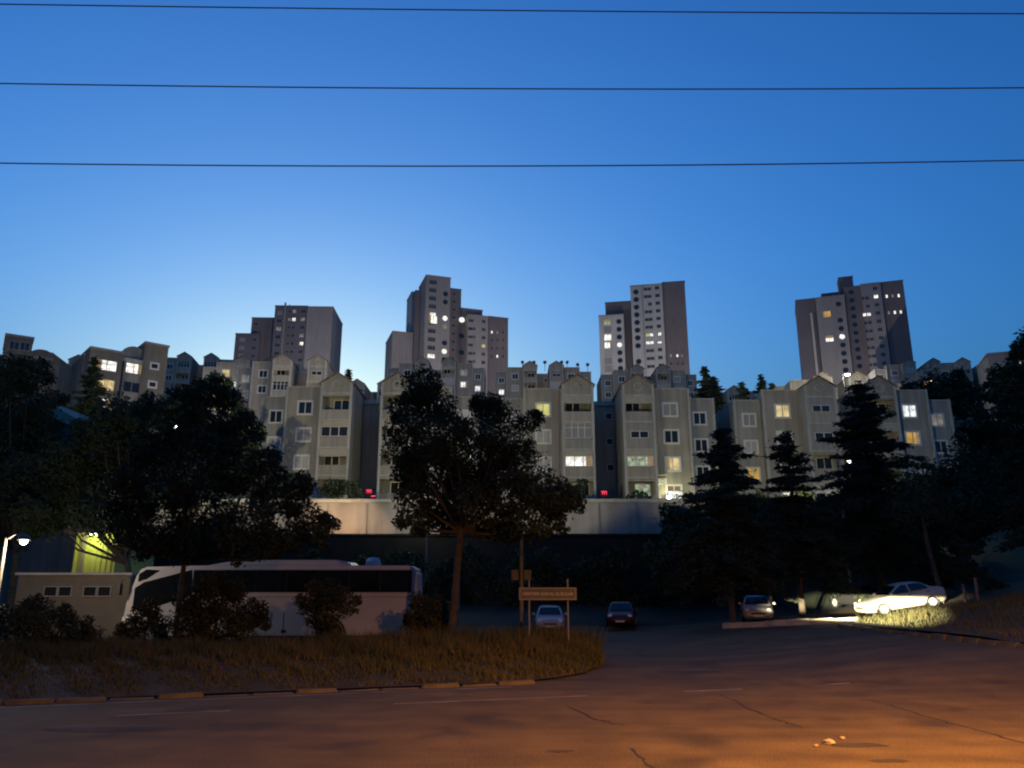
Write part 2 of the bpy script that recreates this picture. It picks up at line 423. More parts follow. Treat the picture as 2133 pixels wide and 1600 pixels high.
# loose stones
for i, (px, py, s) in enumerate(((1728, 1549, .10), (1755, 1540, .05), (1700, 1556, .04), (370, 1410, .28), (490, 1408, .14), (590, 1404, .22), (705, 1345, .18), (128, 1400, .1), (665, 1386, .08))):
    g = gpt(px, py); bm = bmesh.new(); bmesh.ops.create_icosphere(bm, subdivisions=2, radius=s)
    for v in bm.verts: v.co *= rng.uniform(.75, 1.15); v.co.z *= .5
    me = bpy.data.meshes.new('stone'); bm.to_mesh(me); bm.free(); me.materials.append(M['litter'])
    z = H(*g) + (.15 + .08 if py < 1420 else .02) 
    lab = ('largest pale stone on the orange lit road', 'small pale stone right of the largest on the road', 'tiny pale stone left of the largest on the road', 'broad pale stone at the kerb below the thin leaning trunk', 'pale stone at the kerb right of the broad one', 'pale stone at the kerb midway along the bus', 'pale stone under the vase-shaped shrub', 'small pale stone in the grass near the left edge', 'small pale stone in the grass below the vase-shaped shrub')[i]
    tag(new('stone', me, None, (g[0], g[1], z)), lab, 'stone', 'loose pale stones')

# ------------------------------------------------------------------ retaining walls
conc = thing('panel_wall', 'long pale concrete panel retaining wall below the apartment buildings', 'wall', (0, 70, 0))
pm = [MB().box(-1.69, 1.69, -.15, .15, 0, 3.2).mesh('panel', M['concrete'], .03) for _ in range(1)]
for k in range(20):
    x = -48.5 + 3.4 * k
    new('panel', pm[0], conc, (x, rng.uniform(-.03, .03), 6.6))
MB().box(-50.2, 17.8, -.24, .24, 9.8, 10.12).build('coping', M['trim'], conc, bevel=.03)
for k in range(21):
    MB().box(-.08, .08, -.21, .2, 6.6, 9.8).build('post', M['concrete'], conc, (-50.2 + 3.4 * k, 0, 0))
lw = thing('stone_wall', 'lower retaining wall coloured dark for shade behind the parked bus and cars', 'wall', (0, 65.3, 0))
MB().box(-50, 18, -.35, .2, 1.0, 6.55).build('wall', M['shadestone'], lw, bevel=.05)
MB().box(-50, 18, -.45, .35, 6.552, 6.75).build('coping', M['shadestone'], lw)

# ------------------------------------------------------------------ windows
_cache = {}
def cached(key, f):
    if key not in _cache: _cache[key] = f()
    return _cache[key]
def win(parent, x, y, z, w, h, pane, mull=2, b=.12, fr='frame', rnd=False, d=.06, sash=True):
    """a window in the plane y, facing -y: frame part with a pane under it"""
    w, h = round(w, 2), round(h, 2)
    if rnd:
        r = w / 2
        def f():
            mb = MB(); mb.lathe([(r, 0), (r, -d), (r - b, -d), (r - b, 0)], 20, 'y')
            if mull: mb.box(-.05, .05, -d * .8, 0, -r + b, r - b)
            return mb.mesh('window', M[fr])
        def g(): return MB().prism([((r - b * .9) * math.cos(t), (r - b * .9) * math.sin(t)) for t in [2 * math.pi * k / 20 for k in range(20)]], 'y', -.025, -.005).mesh('pane', pane)
    else:
        def f():
            mb = MB(); X, Z = w / 2, h / 2
            mb.box(-X - b, -X, -d, 0, -Z - b, Z + b).box(X, X + b, -d, 0, -Z - b, Z + b)
            mb.box(-X, X, -d, 0, Z, Z + b).box(-X, X, -d - .04, 0, -Z - b, -Z)
            for k in range(1, mull): mb.box(-X + w * k / mull - .045, -X + w * k / mull + .045, -d * .8, 0, -Z, Z)
            if sash and mull > 2: mb.box(-X, X, -d * .75, 0, Z * .35, Z * .35 + .07)
            return mb.mesh('window', M[fr])
        def g(): return MB().box(-w / 2, w / 2, -.025, -.005, -h / 2, h / 2).mesh('pane', pane)
    o = new('window', cached(('f', w, h, mull, b, fr, rnd, d, sash), f), parent, (x, y, z))
    new('pane', cached(('p', w, h, b, rnd, pane.name), g), o)
    if pane.name.startswith('lit') and pane is not W_DIM and not rnd and w > 1.2:
        q = (int(x * 13.7) + int(z * 7.3)) % 4      # roller blinds and half-drawn curtains
        if q == 0: new('blind', cached(('bl', w, h), lambda: MB().box(-w / 2, w / 2, -.04, -.026, h * .08, h / 2).mesh('blind', W_BLIND)), o)
        if q in (1, 2): new('curtain', cached(('cu', w, h, q), lambda: MB().box(-w / 2 if q == 1 else w * .27, -w * .27 if q == 1 else w / 2, -.04, -.026, -h / 2, h / 2).mesh('curtain', W_BLIND)), o)
    return o

# ------------------------------------------------------------------ twin-gabled estate buildings
FL, HT = 2.85, 12.35
def estate(label, px, Y, py_roof, theta=0, cfg=None, floors=(0, 1, 2, 3), seed=0, group=None, name='apartment_building', lit=.12, wings=(-1, 1)):
    o = at(px, py_roof, Y); zb = o.z - HT
    t = thing(name, label, 'building', (o.x, o.y, zb), (0, 0, R(theta)), group)
    cfg = cfg or {}; rg = random.Random(seed)
    def pick():
        r = rg.random()
        if r < lit: return rg.choice([W_LIT, W_WARM, W_COOL, W_YEL, W_ORG])
        return M['glass'] if r < .75 else (M['curtain'] if r < .88 else M['shutter'])
    MB().box(-1.9, 1.9, 5, 12, -6, HT - .3).build('stair_core', M['core'], t)
    MB().box(-1.46, 1.46, 4.8, 5, HT - .75, HT - .25).build('fascia', M['trim'], t)
    MB().box(-1.2, 1.2, 4.7, 5.0, 0, 2.3).build('entrance_door', M['frame_d'], t)
    for f in floors:
        if f: win(t, .85, 5.0, f * FL + 1.9, .6, .6, M['glass'], 1)
    for s in (-1, 1):
        S = 'L' if s < 0 else 'R'
        def bx(u0, u1, *r): return MB().box(min(s * u0, s * u1), max(s * u0, s * u1), *r)
        # gable bay
        bx(1.46, 4.75, 0, 12, -6, HT - 1.0).build('bay_wall', M['wall_g'], t)
        bx(1.46, 1.72, -1.5, -.002, -6, HT + .05).build('pillar', M['trim'], t)
        bx(4.49, 4.75, -1.5, -.002, -6, HT + .05).build('pillar', M['trim'], t)
        c = s * 3.105
        g = MB().prism([(c - 1.64, HT - 1.0), (c + 1.64, HT - 1.0), (c + 1.64, HT), (c, HT + 1.05), (c - 1.64, HT)], 'y', -1.42, 11.9).build('gable', M['wall'], t)
        MB().lathe([(.5, -1.42), (.5, -1.50), (.36, -1.50), (.36, -1.42)], 24, 'y', (c, 0, HT - .18)).build('ring', M['trim'], g)
        for q in (-1, 1):
            MB().prism([(c + q * 1.8, HT - .08), (c, HT + 1.06), (c, HT + 1.2), (c + q * 1.8, HT + .06)], 'y', -1.6, 12).build('roof', M['roof'], t)
        MB().box(c - 1.38, c + 1.38, -1.47, 0, HT - 1.22, HT - 1.003).build('band', M['trim'], t)
        for f in range(4):
            z = f * FL; kind = cfg.get((S, 'g', f), rg.choice(['open', 'slit', 'glazed', 'open']))
            pm_ = M['wall'] if f % 2 else M['wall_g']
            if f not in floors: continue
            b = MB().box(c - 1.38, c + 1.38, -1.42, -1.22, z, z + 1.0).build('balcony_parapet', pm_, t)
            MB().box(c - 1.38, c + 1.38, -1.47, 0, z - .16, z - .002).build('balcony_slab', M['trim'], t)
            top = z + 2.68 if f < 3 else HT - 1.224
            if kind == 'open':
                MB().box(c - 1.38, c + 1.38, -1.4, -1.2, z + 2.4, top).build('lintel', M['wall'], t)
                win(t, c + .3, 0, z + 1.3, 1.5, 1.9, cfg.get((S, 'p', f), M['glass']), 2, .07)
            elif kind == 'slit':
                MB().box(c - 1.38, c + 1.38, -1.4, -1.25, z + 1.85, top).build('balcony_awning', M['awning'], t)
                win(t, c - .4, 0, z + 1.3, 1.4, 1.9, cfg.get((S, 'p', f), M['glass']), 2, .07)
            elif kind == 'wall':
                MB().box(c - 1.38, c + 1.38, -1.40, -1.1, z + 1.002, top).build('balcony_wall', M['wall_g'], t)
                win(t, c, -1.40, z + 1.45, 1.7, .62, cfg.get((S, 'p', f), M['glass']), 2, .06)
            else:
                hh = 1.65 if kind == 'glazed' else 1.05
                pane = cfg.get((S, 'p', f), M['glass'] if rg.random() > .3 else M['curtain'])
                win(t, c, -1.28, z + 1.0 + hh / 2 + .06, 2.62, hh - .12, pane, 4 if kind == 'glazed' else 3, .06, sash=(kind == 'glazed'))
                if top - (z + 1.0 + hh + .06) > .1:
                    MB().box(c - 1.38, c + 1.38, -1.4, -1.25, z + 1.0 + hh + .06, top).build('balcony_awning', M['awning'], t)
        if s not in wings: continue
        # block beside it
        bx(4.75, 8.6, .02, 12, -6, HT - .12).build('block_wall', M['wall'], t)
        bx(4.8, 8.5, -.06, 12, HT - .118, HT).build('parapet_cap', M['trim'], t)
        MB().tube([(s * 5.0, -.06, -1), (s * 5.0, -.06, HT - .3)], .055, 6).build('downpipe', M['frame_d'], t)
        bx(8.42, 8.68, -.12, .018, -6, HT + .02).build('pillar', M['trim'], t)
        for f in floors:
            win(t, s * 6.6, .02, f * FL + 1.5, 1.3, 1.2, cfg.get((S, 'b', f), pick()), 2, .2)
        # lower end block
        bx(8.6, 11.4, .9, 11.5, -6, HT - .98).build('end_wall', M['wall_g'], t)
        bx(8.7, 11.45, .84, 11.5, HT - .978, HT - .86).build('parapet_cap', M['trim'], t)
        bx(11.2, 11.46, .76, .898, -6, HT - .84).build('pillar', M['trim'], t)
        for f in floors:
            win(t, s * 9.85, .9, f * FL + .75, 1.15, 1.15, cfg.get((S, 'l', f), pick()), 2, .18)
    return t

G, CU, SH = M['glass'], M['curtain'], M['shutter']
GF = 'twin-gabled apartment buildings above the panel wall'
estate('grey twin-gabled apartment building half hidden by the tall round tree', 770, 80, 805, 0, {
    ('L', 'g', 3): 'open', ('L', 'g', 2): 'glass', ('L', 'p', 2): G, ('L', 'g', 1): 'slit', ('L', 'g', 0): 'open', ('R', 'g', 3): 'open', ('R', 'g', 2): 'slit', ('R', 'g', 1): 'open', ('R', 'p', 3): CU,
    ('L', 'b', 3): G, ('L', 'b', 2): SH, ('L', 'b', 1): CU, ('L', 'b', 0): W_WARM, ('L', 'l', 3): G, ('L', 'l', 2): CU, ('L', 'l', 1): G, ('L', 'l', 0): W_LIT,
    ('R', 'b', 3): G, ('R', 'b', 2): W_DIM, ('R', 'b', 1): W_DIM, ('R', 'b', 0): G, ('R', 'l', 3): W_DIM, ('R', 'l', 2): W_DIM, ('R', 'l', 1): G, ('R', 'l', 0): W_DIM}, seed=1, group=GF)
estate('grey twin-gabled apartment building with a brilliant white lit balcony, right of the tall round tree', 1262, 80, 809, 0, {
    ('L', 'g', 3): 'slit', ('L', 'g', 2): 'glazed', ('L', 'p', 2): SH, ('L', 'g', 1): 'glass', ('L', 'p', 1): W_LIT, ('L', 'g', 0): 'open', ('R', 'g', 3): 'slit', ('R', 'g', 2): 'wall', ('R', 'g', 1): 'glass', ('R', 'p', 1): W_PALE, ('R', 'g', 0): 'open',
    ('R', 'p', 0): W_PALE, ('L', 'b', 3): W_YEL, ('L', 'b', 2): CU, ('L', 'b', 1): CU, ('L', 'b', 0): G, ('L', 'l', 3): CU, ('L', 'l', 2): W_DIM, ('L', 'l', 1): G, ('L', 'l', 0): W_DIM,
    ('R', 'b', 3): SH, ('R', 'b', 2): G, ('R', 'b', 1): W_WARM, ('R', 'b', 0): W_COOL, ('R', 'l', 3): G, ('R', 'l', 2): G, ('R', 'l', 1): G, ('R', 'l', 0): G}, seed=2, group=GF)
estate('grey twin-gabled apartment building with yellow and orange lit windows behind the conifers', 1757, 80, 812, 0, {
    ('L', 'g', 3): 'wall', ('L', 'g', 2): 'wall', ('L', 'g', 1): 'open', ('L', 'g', 0): 'glass', ('L', 'p', 0): W_DIM, ('R', 'g', 3): 'open', ('R', 'g', 2): 'slit', ('R', 'g', 1): 'slit', ('R', 'g', 0): 'open',
    ('L', 'b', 3): W_WARM, ('L', 'b', 2): W_DIM, ('L', 'b', 1): W_DIM, ('L', 'b', 0): W_LIT, ('L', 'l', 3): SH, ('L', 'l', 2): CU, ('L', 'l', 1): W_ORG, ('L', 'l', 0): CU,
    ('R', 'b', 3): W_COOL, ('R', 'b', 2): W_ORG, ('R', 'b', 1): CU, ('R', 'b', 0): G, ('R', 'l', 3): W_DIM, ('R', 'l', 2): G, ('R', 'l', 1): SH, ('R', 'l', 0): G}, seed=3, group=GF)

# unseen apartment block added behind the camera to shade the foreground from skylight
sky_block = thing('apartment_block', 'long apartment block added unseen behind the camera to block skylight', 'building', (0, -9, 0), (0, 0, R(180)))
MB().box(-45, 45, 0, 12, -1, 33).build('wall', M['wall_d'], sky_block); MB().box(-45.3, 45.3, -.4, 12.3, 33.002, 33.5).build('roof_cap', M['trim'], sky_block)
for k in range(14):
    for q in range(10): win(sky_block, -41 + k * 6.3, 0, 2.2 + q * 3.1, 1.6, 1.4, G if (k * 7 + q * 3) % 5 else CU, 2, .1)
# rows further up the hill
GH = 'estate buildings higher up the hillside'
UP = (2, 3)
D = {('R', 'b', 3): G, ('L', 'b', 3): G}
estate('distant twin-gabled block with a yellow lit window, below the second tower', 1131, 180, 765, 0, {('L', 'l', 3): G, ('L', 'b', 3): G, ('L', 'b', 2): CU, ('L', 'l', 2): W_LIT, ('L', 'g', 3): 'open', ('L', 'g', 2): 'open', ('R', 'b', 3): G, ('R', 'b', 2): CU, ('R', 'g', 3): 'wall', ('R', 'l', 3): G}, UP, 11, GH, lit=.05)
estate('distant twin-gabled block with one bright window, at the foot of the third tower', 1352, 182, 771, 0, {('L', 'b', 3): G, ('R', 'b', 3): SH, ('R', 'b', 2): W_WARM, ('R', 'l', 2): G}, UP, 12, GH, lit=.04)
estate('distant twin-gabled block behind the top of the tall round tree', 908, 178, 757, 0, {('L', 'b', 3): G, ('L', 'l', 3): G, ('R', 'b', 3): W_DIM, ('R', 'b', 2): W_LIT, ('R', 'l', 3): G, ('R', 'l', 2): W_COOL, ('L', 'b', 2): W_DIM}, UP, 13, GH, lit=.1)
estate('twin-gabled block with pale pillars at the foot of the first tower', 628, 137, 755, 4, {('R', 'g', 3): 'wall', ('L', 'g', 3): 'slit', ('R', 'b', 3): G, ('L', 'b', 3): G, ('L', 'l', 3): W_DIM, ('L', 'l', 2): CU, ('R', 'g', 2): 'open'}, UP, 14, GH, lit=.03, wings=(-1,))
estate('twin-gabled block with a warm window, left of the first tower', 540, 158, 756, 4, {('L', 'b', 3): W_WARM, ('L', 'g', 3): 'wall', ('L', 'p', 3): W_DIM, ('L', 'g', 2): 'glass', ('L', 'p', 2): W_COOL, ('R', 'g', 2): 'glass', ('R', 'p', 2): W_LIT}, UP, 15, GH, lit=.05)
estate('dark distant twin-gabled block between the leaning lit block and the first tower', 415, 185, 747, 8, None, UP, 16, GH, lit=.0)
estate('twin-gabled block with two lit windows below the fourth tower', 1745, 140, 790, -4, {('L', 'l', 3): G, ('L', 'b', 3): CU, ('L', 'g', 3): 'glazed', ('R', 'g', 3): 'open', ('R', 'b', 3): W_LIT, ('R', 'l', 3): G, ('L', 'b', 2): G, ('R', 'b', 2): CU}, UP, 17, GH, lit=.05)
estate('distant twin-gabled block right of the fourth tower', 1915, 205, 758, -8, {('R', 'b', 3): G, ('L', 'b', 3): G}, UP, 18, GH, lit=.0)
estate('distant twin-gabled block near the far trees on the skyline', 2030, 175, 757, -8, {('L', 'b', 3): G, ('L', 'g', 3): 'glass', ('R', 'b', 3): CU}, UP, 19, GH, lit=.0)
estate('dark twin-gabled block low on the skyline behind the arched roofs', 130, 150, 752, 16, None, UP, 20, GH, lit=.0)
estate('distant twin-gabled block in the gap left of the second tower', 775, 170, 803, 0, {('R', 'b', 3): G, ('L', 'b', 3): G}, UP, 21, GH, lit=.0)
estate('distant low twin-gabled block in the gap right of the third tower', 1500, 190, 815, 0, None, UP, 22, GH, lit=.0)

# ------------------------------------------------------------------ facades placed on a turned plane
class Fac:
    def __init__(s, px, py, Y, theta, zb):
        s.o = at(px, py, Y); t = R(theta); s.e = Vector((math.cos(t), math.sin(t), 0)); s.n = Vector((-math.sin(t), math.cos(t), 0)); s.zb = zb; s.t = t
    def hit(s, px, py, v=0):
        d = ray(px, py); c = Vector((0, 0, CAM_Z)); k = (v - (c - s.o).dot(s.n)) / d.dot(s.n); p = c + d * k
        return (p - s.o).dot(s.e), p.z - s.zb
    def root(s, name, label, cat, group=None):
        return thing(name, label, cat, (s.o.x, s.o.y, s.zb), (0, 0, s.t), group)
    def vol(s, root, pl, pr, py, v, depth, m, name='wall_block', cap=True, pyr=None):
        u0, z = s.hit(pl, py, v); u1, z1 = s.hit(pr, pyr or py, v)
        MB().box(u0, u1, v, v + depth, 0, z - .35).build(name, m, root)
        if cap: MB().box(u0 - .12, u1 + .12, v - .12, v + depth + .12, z - .348, z).build('roof_cap', M['twd2'] if m in (M['twd'], M['twd2']) else M['twl2'], root)
        return u0, u1, z
    def column(s, root, px, py, v, n, w, h, lit=None, rnd=False, step=2.8, pane=None, mull=2, fr='frame_d', b=.1, skip=()):
        u, z = s.hit(px, py, v); lit = lit or {}
        for k in range(n):
            if k in skip: continue
            win(root, u, v, z - k * step, w, h, lit.get(k, pane or G), mull, b, fr, rnd)
TZ = 52.0
# tower 1
f = Fac(574, 637, 247, 2, TZ)
t = f.root('apartment_tower', 'dark stepped apartment tower with two lit windows, leftmost of the four', 'tower', 'stepped apartment towers on the hilltop')
f.vol(t, 573.5, 641, 636, 0, 16, M['twd2']); f.vol(t, 641, 694, 638, -.6, 18, M['twl2']); f.vol(t, 525, 573, 661, 3, 12, M['twd']); f.vol(t, 491, 542, 694, 1, 12, M['twd2'])
u, z = f.hit(598, 637); MB().box(u - .8, u - .3, -.4, -.002, 0, z + 1).build('duct', M['twl2'], t)
MB().tube([(u, 3, z), (u, 3, z + 1.6)], .12).build('vent_pipe', M['metal'], t)
f.column(t, 604.5, 649, 0, 8, .9, .9, {1: W_DIM, 0: G}); f.column(t, 613.5, 649, 0, 8, 1.0, 1.1, {1: W_LIT, 0: W_DIM})
f.column(t, 632, 649, 0, 8, 1.3, 1.1, {1: W_DIM, 3: W_DIM, 4: W_LIT, 0: G}); f.column(t, 583, 652, 0, 8, 1.5, 1.2, {2: W_DIM, 0: SH})
f.column(t, 533, 675, 3, 5, 1.2, 1.1); f.column(t, 505, 708, 1, 4, 1.6, 1.3, pane=SH); f.column(t, 530, 708, 1, 4, 1.2, 1.1)
# tower 2
f = Fac(888, 572, 240, 18, TZ)
t = f.root('apartment_tower', 'slender stepped apartment tower with a bright square and two bright round windows', 'tower', 'stepped apartment towers on the hilltop')
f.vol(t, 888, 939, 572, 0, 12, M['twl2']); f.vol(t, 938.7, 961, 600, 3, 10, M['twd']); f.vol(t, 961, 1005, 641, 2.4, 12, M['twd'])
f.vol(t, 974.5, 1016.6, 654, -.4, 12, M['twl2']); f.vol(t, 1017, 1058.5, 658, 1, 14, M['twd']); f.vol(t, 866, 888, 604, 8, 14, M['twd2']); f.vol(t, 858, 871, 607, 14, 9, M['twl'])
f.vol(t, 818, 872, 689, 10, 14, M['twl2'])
f.column(t, 902, 588, 0, 10, 2.3, 1.3, {4: W_LIT, 9: W_LIT}, mull=3); 
u, z = f.hit(902, 666.5); win(t, u, -.1, z, 2.5, 2.5, W_LIT, 2, .08, 'frame_d')
f.column(t, 928, 612.6, 0, 10, 1.9, 1.9, {3: W_LIT, 4: W_DIM, 7: W_LIT}, True, mull=0, skip=(2, 5))
f.column(t, 962, 666.5, 2.4, 7, 2.1, 2.1, {0: W_LIT}, True, mull=0, skip=(1, 3, 5)); f.column(t, 946, 612, 3, 9, 1.0, 1.0)
f.column(t, 981, 668, -.4, 7, 1.5, .9); f.column(t, 1007.5, 670, -.4, 7, 1.1, 1.0, {3: W_YEL}); f.column(t, 988, 668, -.4, 7, .8, .9, skip=(0, 3))
for k, px in enumerate((1024.5, 1036, 1048)): f.column(t, px, 692, 1, 4, .5, .9, {0: (W_LIT, W_DIM, G)[k], 3: (G, W_LIT, G)[k]}, mull=1, b=.06)
# tower 3
f = Fac(1312.5, 595, 258, -11, TZ)
t = f.root('apartment_tower', 'pale stepped apartment tower with a column of lit square windows and brown right flank', 'tower', 'stepped apartment towers on the hilltop')
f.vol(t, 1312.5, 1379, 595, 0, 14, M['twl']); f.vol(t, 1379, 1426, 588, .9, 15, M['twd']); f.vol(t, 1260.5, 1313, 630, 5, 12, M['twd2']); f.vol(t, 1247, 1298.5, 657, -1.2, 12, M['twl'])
u0, z = f.hit(1336, 592); MB().box(u0, u0 + .35, -.15, -.002, 0, z - .4).build('duct', M['twl2'], t)
f.column(t, 1324.5, 608.5, 0, 11, 2.0, 2.0, None, True, mull=0, skip=(8,)); f.column(t, 1344.5, 602.5, 0, 11, 1.1, 1.0, {6: W_YEL, 7: W_LIT}, skip=(2,)); f.column(t, 1352.5, 602, 0, 11, 1.1, 1.0, {6: W_LIT, 7: W_LIT})
f.column(t, 1368.5, 600, 0, 11, 1.3, 1.1, {6: W_LIT, 7: W_LIT}); f.column(t, 1265, 671, -1.2, 7, 2.3, 2.2, {0: W_PALE, 2: W_LIT, 3: W_LIT, 1: SH, 4: CU}, mull=2, pane=SH)
f.column(t, 1289, 670, -1.2, 8, 1.9, 1.9, {3: W_LIT}, True, mull=0)
for k, px in enumerate((1397.5, 1411, 1421)): f.column(t, px, 741, .9, 3, .6, .9, {0: (W_DIM, W_LIT, W_DIM)[k]}, mull=1, b=.06)
u, z = f.hit(1336, 592); MB().lathe([(.02, -.1), (.5, .0), (.6, .2)], 12, 'y', (u, 4, z + .8)).tube([(u, 4.2, z - .3), (u, 4.2, z + .8)], .06).build('roof_dish', M['metal'], t)
# tower 4
f = Fac(1698, 620, 245, -19, TZ)
t = f.root('apartment_tower', 'purplish grey stepped apartment tower with an amber window, rightmost of the four', 'tower', 'stepped apartment towers on the hilltop')
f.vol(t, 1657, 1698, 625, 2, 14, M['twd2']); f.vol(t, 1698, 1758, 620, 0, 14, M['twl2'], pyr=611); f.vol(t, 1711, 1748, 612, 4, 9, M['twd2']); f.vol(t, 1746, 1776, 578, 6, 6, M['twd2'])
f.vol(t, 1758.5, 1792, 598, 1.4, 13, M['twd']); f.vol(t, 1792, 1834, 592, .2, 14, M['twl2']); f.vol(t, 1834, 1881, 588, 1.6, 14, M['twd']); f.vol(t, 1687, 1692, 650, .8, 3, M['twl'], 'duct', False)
f.column(t, 1722.5, 654.5, 0, 8, 2.3, 2.0, {0: W_ORG, 3: W_LIT}, pane=SH); f.column(t, 1746.5, 633.5, 0, 9, 1.9, 1.9, {4: W_LIT}, True, mull=0, skip=(1,))
f.column(t, 1773, 609, 1.4, 11, 1.9, 1.9, None, True, mull=0); f.column(t, 1797, 622, .2, 9, .9, 1.0, {2: W_LIT}, skip=(1,)); f.column(t, 1806, 621, .2, 9, 1.0, 1.0, {2: W_LIT}); f.column(t, 1822.5, 601, .2, 11, 1.2, 1.1, {1: W_LIT})
for k, px in enumerate((1847, 1859.5, 1872)): f.column(t, px, 617.5 - k * .8, 1.6, 7, .55, 1.0, {0: (W_LIT, W_DIM, W_LIT)[k], 2: (W_DIM, W_LIT, W_LIT)[k]}, mull=1, b=.06, skip=(1, 3, 4, 5, 6))

# leaning-looking lit block on the left, turned to the slope
f = Fac(192, 721, 112, 40, 22.0)
t = f.root('apartment_block', 'brown apartment block with four lit windows above the left trees', 'building')
f.vol(t, 190, 259.5, 721, 0, 10, M['wall_d']); f.vol(t, 260, 304, 744, .8, 9, M['wall_g']); f.vol(t, 304, 353, 711, .3, 9, M['wall_d']); f.vol(t, 176, 191, 735, 3, 8, M['wall_d'])
f.column(t, 222.5, 761.5, 0, 3, 2.6, 1.5, {0: W_LIT, 1: W_WARM, 2: W_COOL}, step=2.95, fr='frame_d'); f.column(t, 278.5, 768, .8, 3, 2.2, 1.5, {0: W_LIT}, step=2.95); f.column(t, 322, 763, .3, 3, .9, .7, step=2.95, mull=1, b=.25, fr='frame')
u, z = f.hit(281, 727, 2); MB().prism([(u + 2.0 * math.cos(q), z - 1.6 + 2.0 * math.sin(q)) for q in [math.pi * k / 12 for k in range(13)]], 'y', 2, 8).build('vault_roof', M['wall_g'], t)
u, z = f.hit(282, 744, .8); MB().box(u - 2.6, u + 2.4, .55, .798, z - 1.0, z - .4).build('fascia', M['trim'], t)
f = Fac(13, 694, 118, 34, 22.0)
t = f.root('apartment_block', 'dark apartment block with arched roofs at the left edge of the skyline', 'building')
f.vol(t, 13, 72, 694, 0, 10, M['wall_d']); f.vol(t, 72, 110, 742, 1, 9, M['wall_d']); f.vol(t, -60, 13, 730, 1, 9, M['wall_d'])
u, z = f.hit(89, 728, 1); MB().prism([(u + 2.2 * math.cos(q), z - 2.0 + 2.0 * math.sin(q)) for q in [math.pi * k / 12 for k in range(13)]], 'y', 1, 8).build('vault_roof', M['wall_d'], t)
u, z = f.hit(109, 733, 1); MB().prism([(u, z), (u + 5.5, z - 3.6), (u + 5.5, z - 8), (u - .6, z - 8), (u - .6, z - .5)], 'y', 1.2, 8).build('shed_roof', M['wall_d'], t)
f.column(t, 30, 720, 0, 3, 1.2, 1.2); f.column(t, 52, 722, 0, 3, 1.2, 1.2); f.column(t, 88, 757, 1, 2, 1.3, 1.2)
f = Fac(2056, 738, 130, -20, 24.0)
t = f.root('apartment_block', 'pale apartment block at the right end of the skyline beside the pine', 'building')
f.vol(t, 2056, 2110, 736, 0, 9, M['wall_g']); f.vol(t, 2110, 2170, 728, 1, 9, M['wall_d'])
f.column(t, 2088, 760, 0, 3, 1.3, 1.2, {0: CU}); f.column(t, 2131, 750, 1, 3, 1.1, 1.2, {0: W_LIT})

# ------------------------------------------------------------------ street lamps
def point(parent, loc, power, col, size=.15, spot=None, aim=None, blend=.6):
    l = bpy.data.lights.new('lamp_light', 'SPOT' if spot else 'POINT'); l.energy = power; l.color = col; l.shadow_soft_size = size
    if spot: l.spot_size = R(spot); l.spot_blend = blend
    o = bpy.data.objects.new('lamp_light', l); COL.objects.link(o); o.parent = parent; o.location = loc
    if aim: o.rotation_euler = Vector(aim).to_track_quat('-Z', 'Y').to_euler()
    return o
WARM, WHITE, SODIUM = (.92, .86, .60), (.95, 1.0, .86), (1.0, .385, .06)
def street_lamp(label, head, zb, power, col=WARM, arm=(1.2, 0), bulb=None, r=.13, group='lit street lamps', spot=None, aim=(0, 0, -1), blend=.6):
    """head: world position of the lamp; the post stands arm metres beside it"""
    px, py = head[0] - arm[0], head[1] - arm[1]
    t = thing('street_lamp', label, 'lamp', (px, py, zb), group=group); h = head[2] - zb
    MB().tube([(0, 0, 0), (0, 0, h * .5), (0, 0, h + .05)], [.12, .09, .06], 10).build('post', M['pole'], t)
    MB().tube([(0, 0, h), (arm[0] * .5, arm[1] * .5, h + .22), (arm[0], arm[1], h + .16)], .04, 6).build('arm', M['metal'], t)
    MB().lathe([(.02, .22), (.2, .14), (.26, 0), (.24, -.02)], 14, 'z', (arm[0], arm[1], h)).build('lamp_head', M['metal'], t)
    MB().lathe([(.01, .06), (r, .02), (r * 1.05, -.08), (r * .6, -.19), (.01, -.22)], 12, 'z', (arm[0], arm[1], h)).build('bulb', bulb or (BULB_O if col == SODIUM else BULB), t)
    if power: point(t, (arm[0], arm[1], h - .32), power, col, .12, spot, aim if spot else None, blend)
    return t
def lamp_at(label, px, py, Y, zb, power, **k):
    p = at(px, py, Y); return street_lamp(label, p, zb, power, **k)
# the sodium lamp over the road (its post stands beside the camera)
L = street_lamp('tall street lamp with orange light over the road junction', (8.2, 5.0, 8.4), 0, 26000, SODIUM, (1.2, 3.2), r=.16, spot=154, aim=(.0, .34, -1), blend=1.0)
lamp_at('bright white street lamp beside the yellow clad wall', 50, 1124, 33, 0, 750, col=(1, .82, .6), arm=(.75, 0), r=.14)
lamp_at('white street lamp shining through the tall round tree', 866, 1033, 62, 1.3, 250, col=WARM, arm=(-1.0, 0), r=.13)
lamp_at('white street lamp among the dark trees near the far end of the right-hand building', 1985, 1046, 62, 5.5, 120, col=WHITE, arm=(1.0, 0), r=.15)
lamp_at('bright lamp on the foot of the fourth tower hill, above the gabled block', 1765, 780, 131, 27, 2500, col=WHITE, arm=(.8, 0), r=.42)
lamp_at('small orange street lamp by the hillside trees right of the fourth tower', 1937, 793, 120, 24, 900, col=SODIUM, arm=(.8, 0), r=.26)
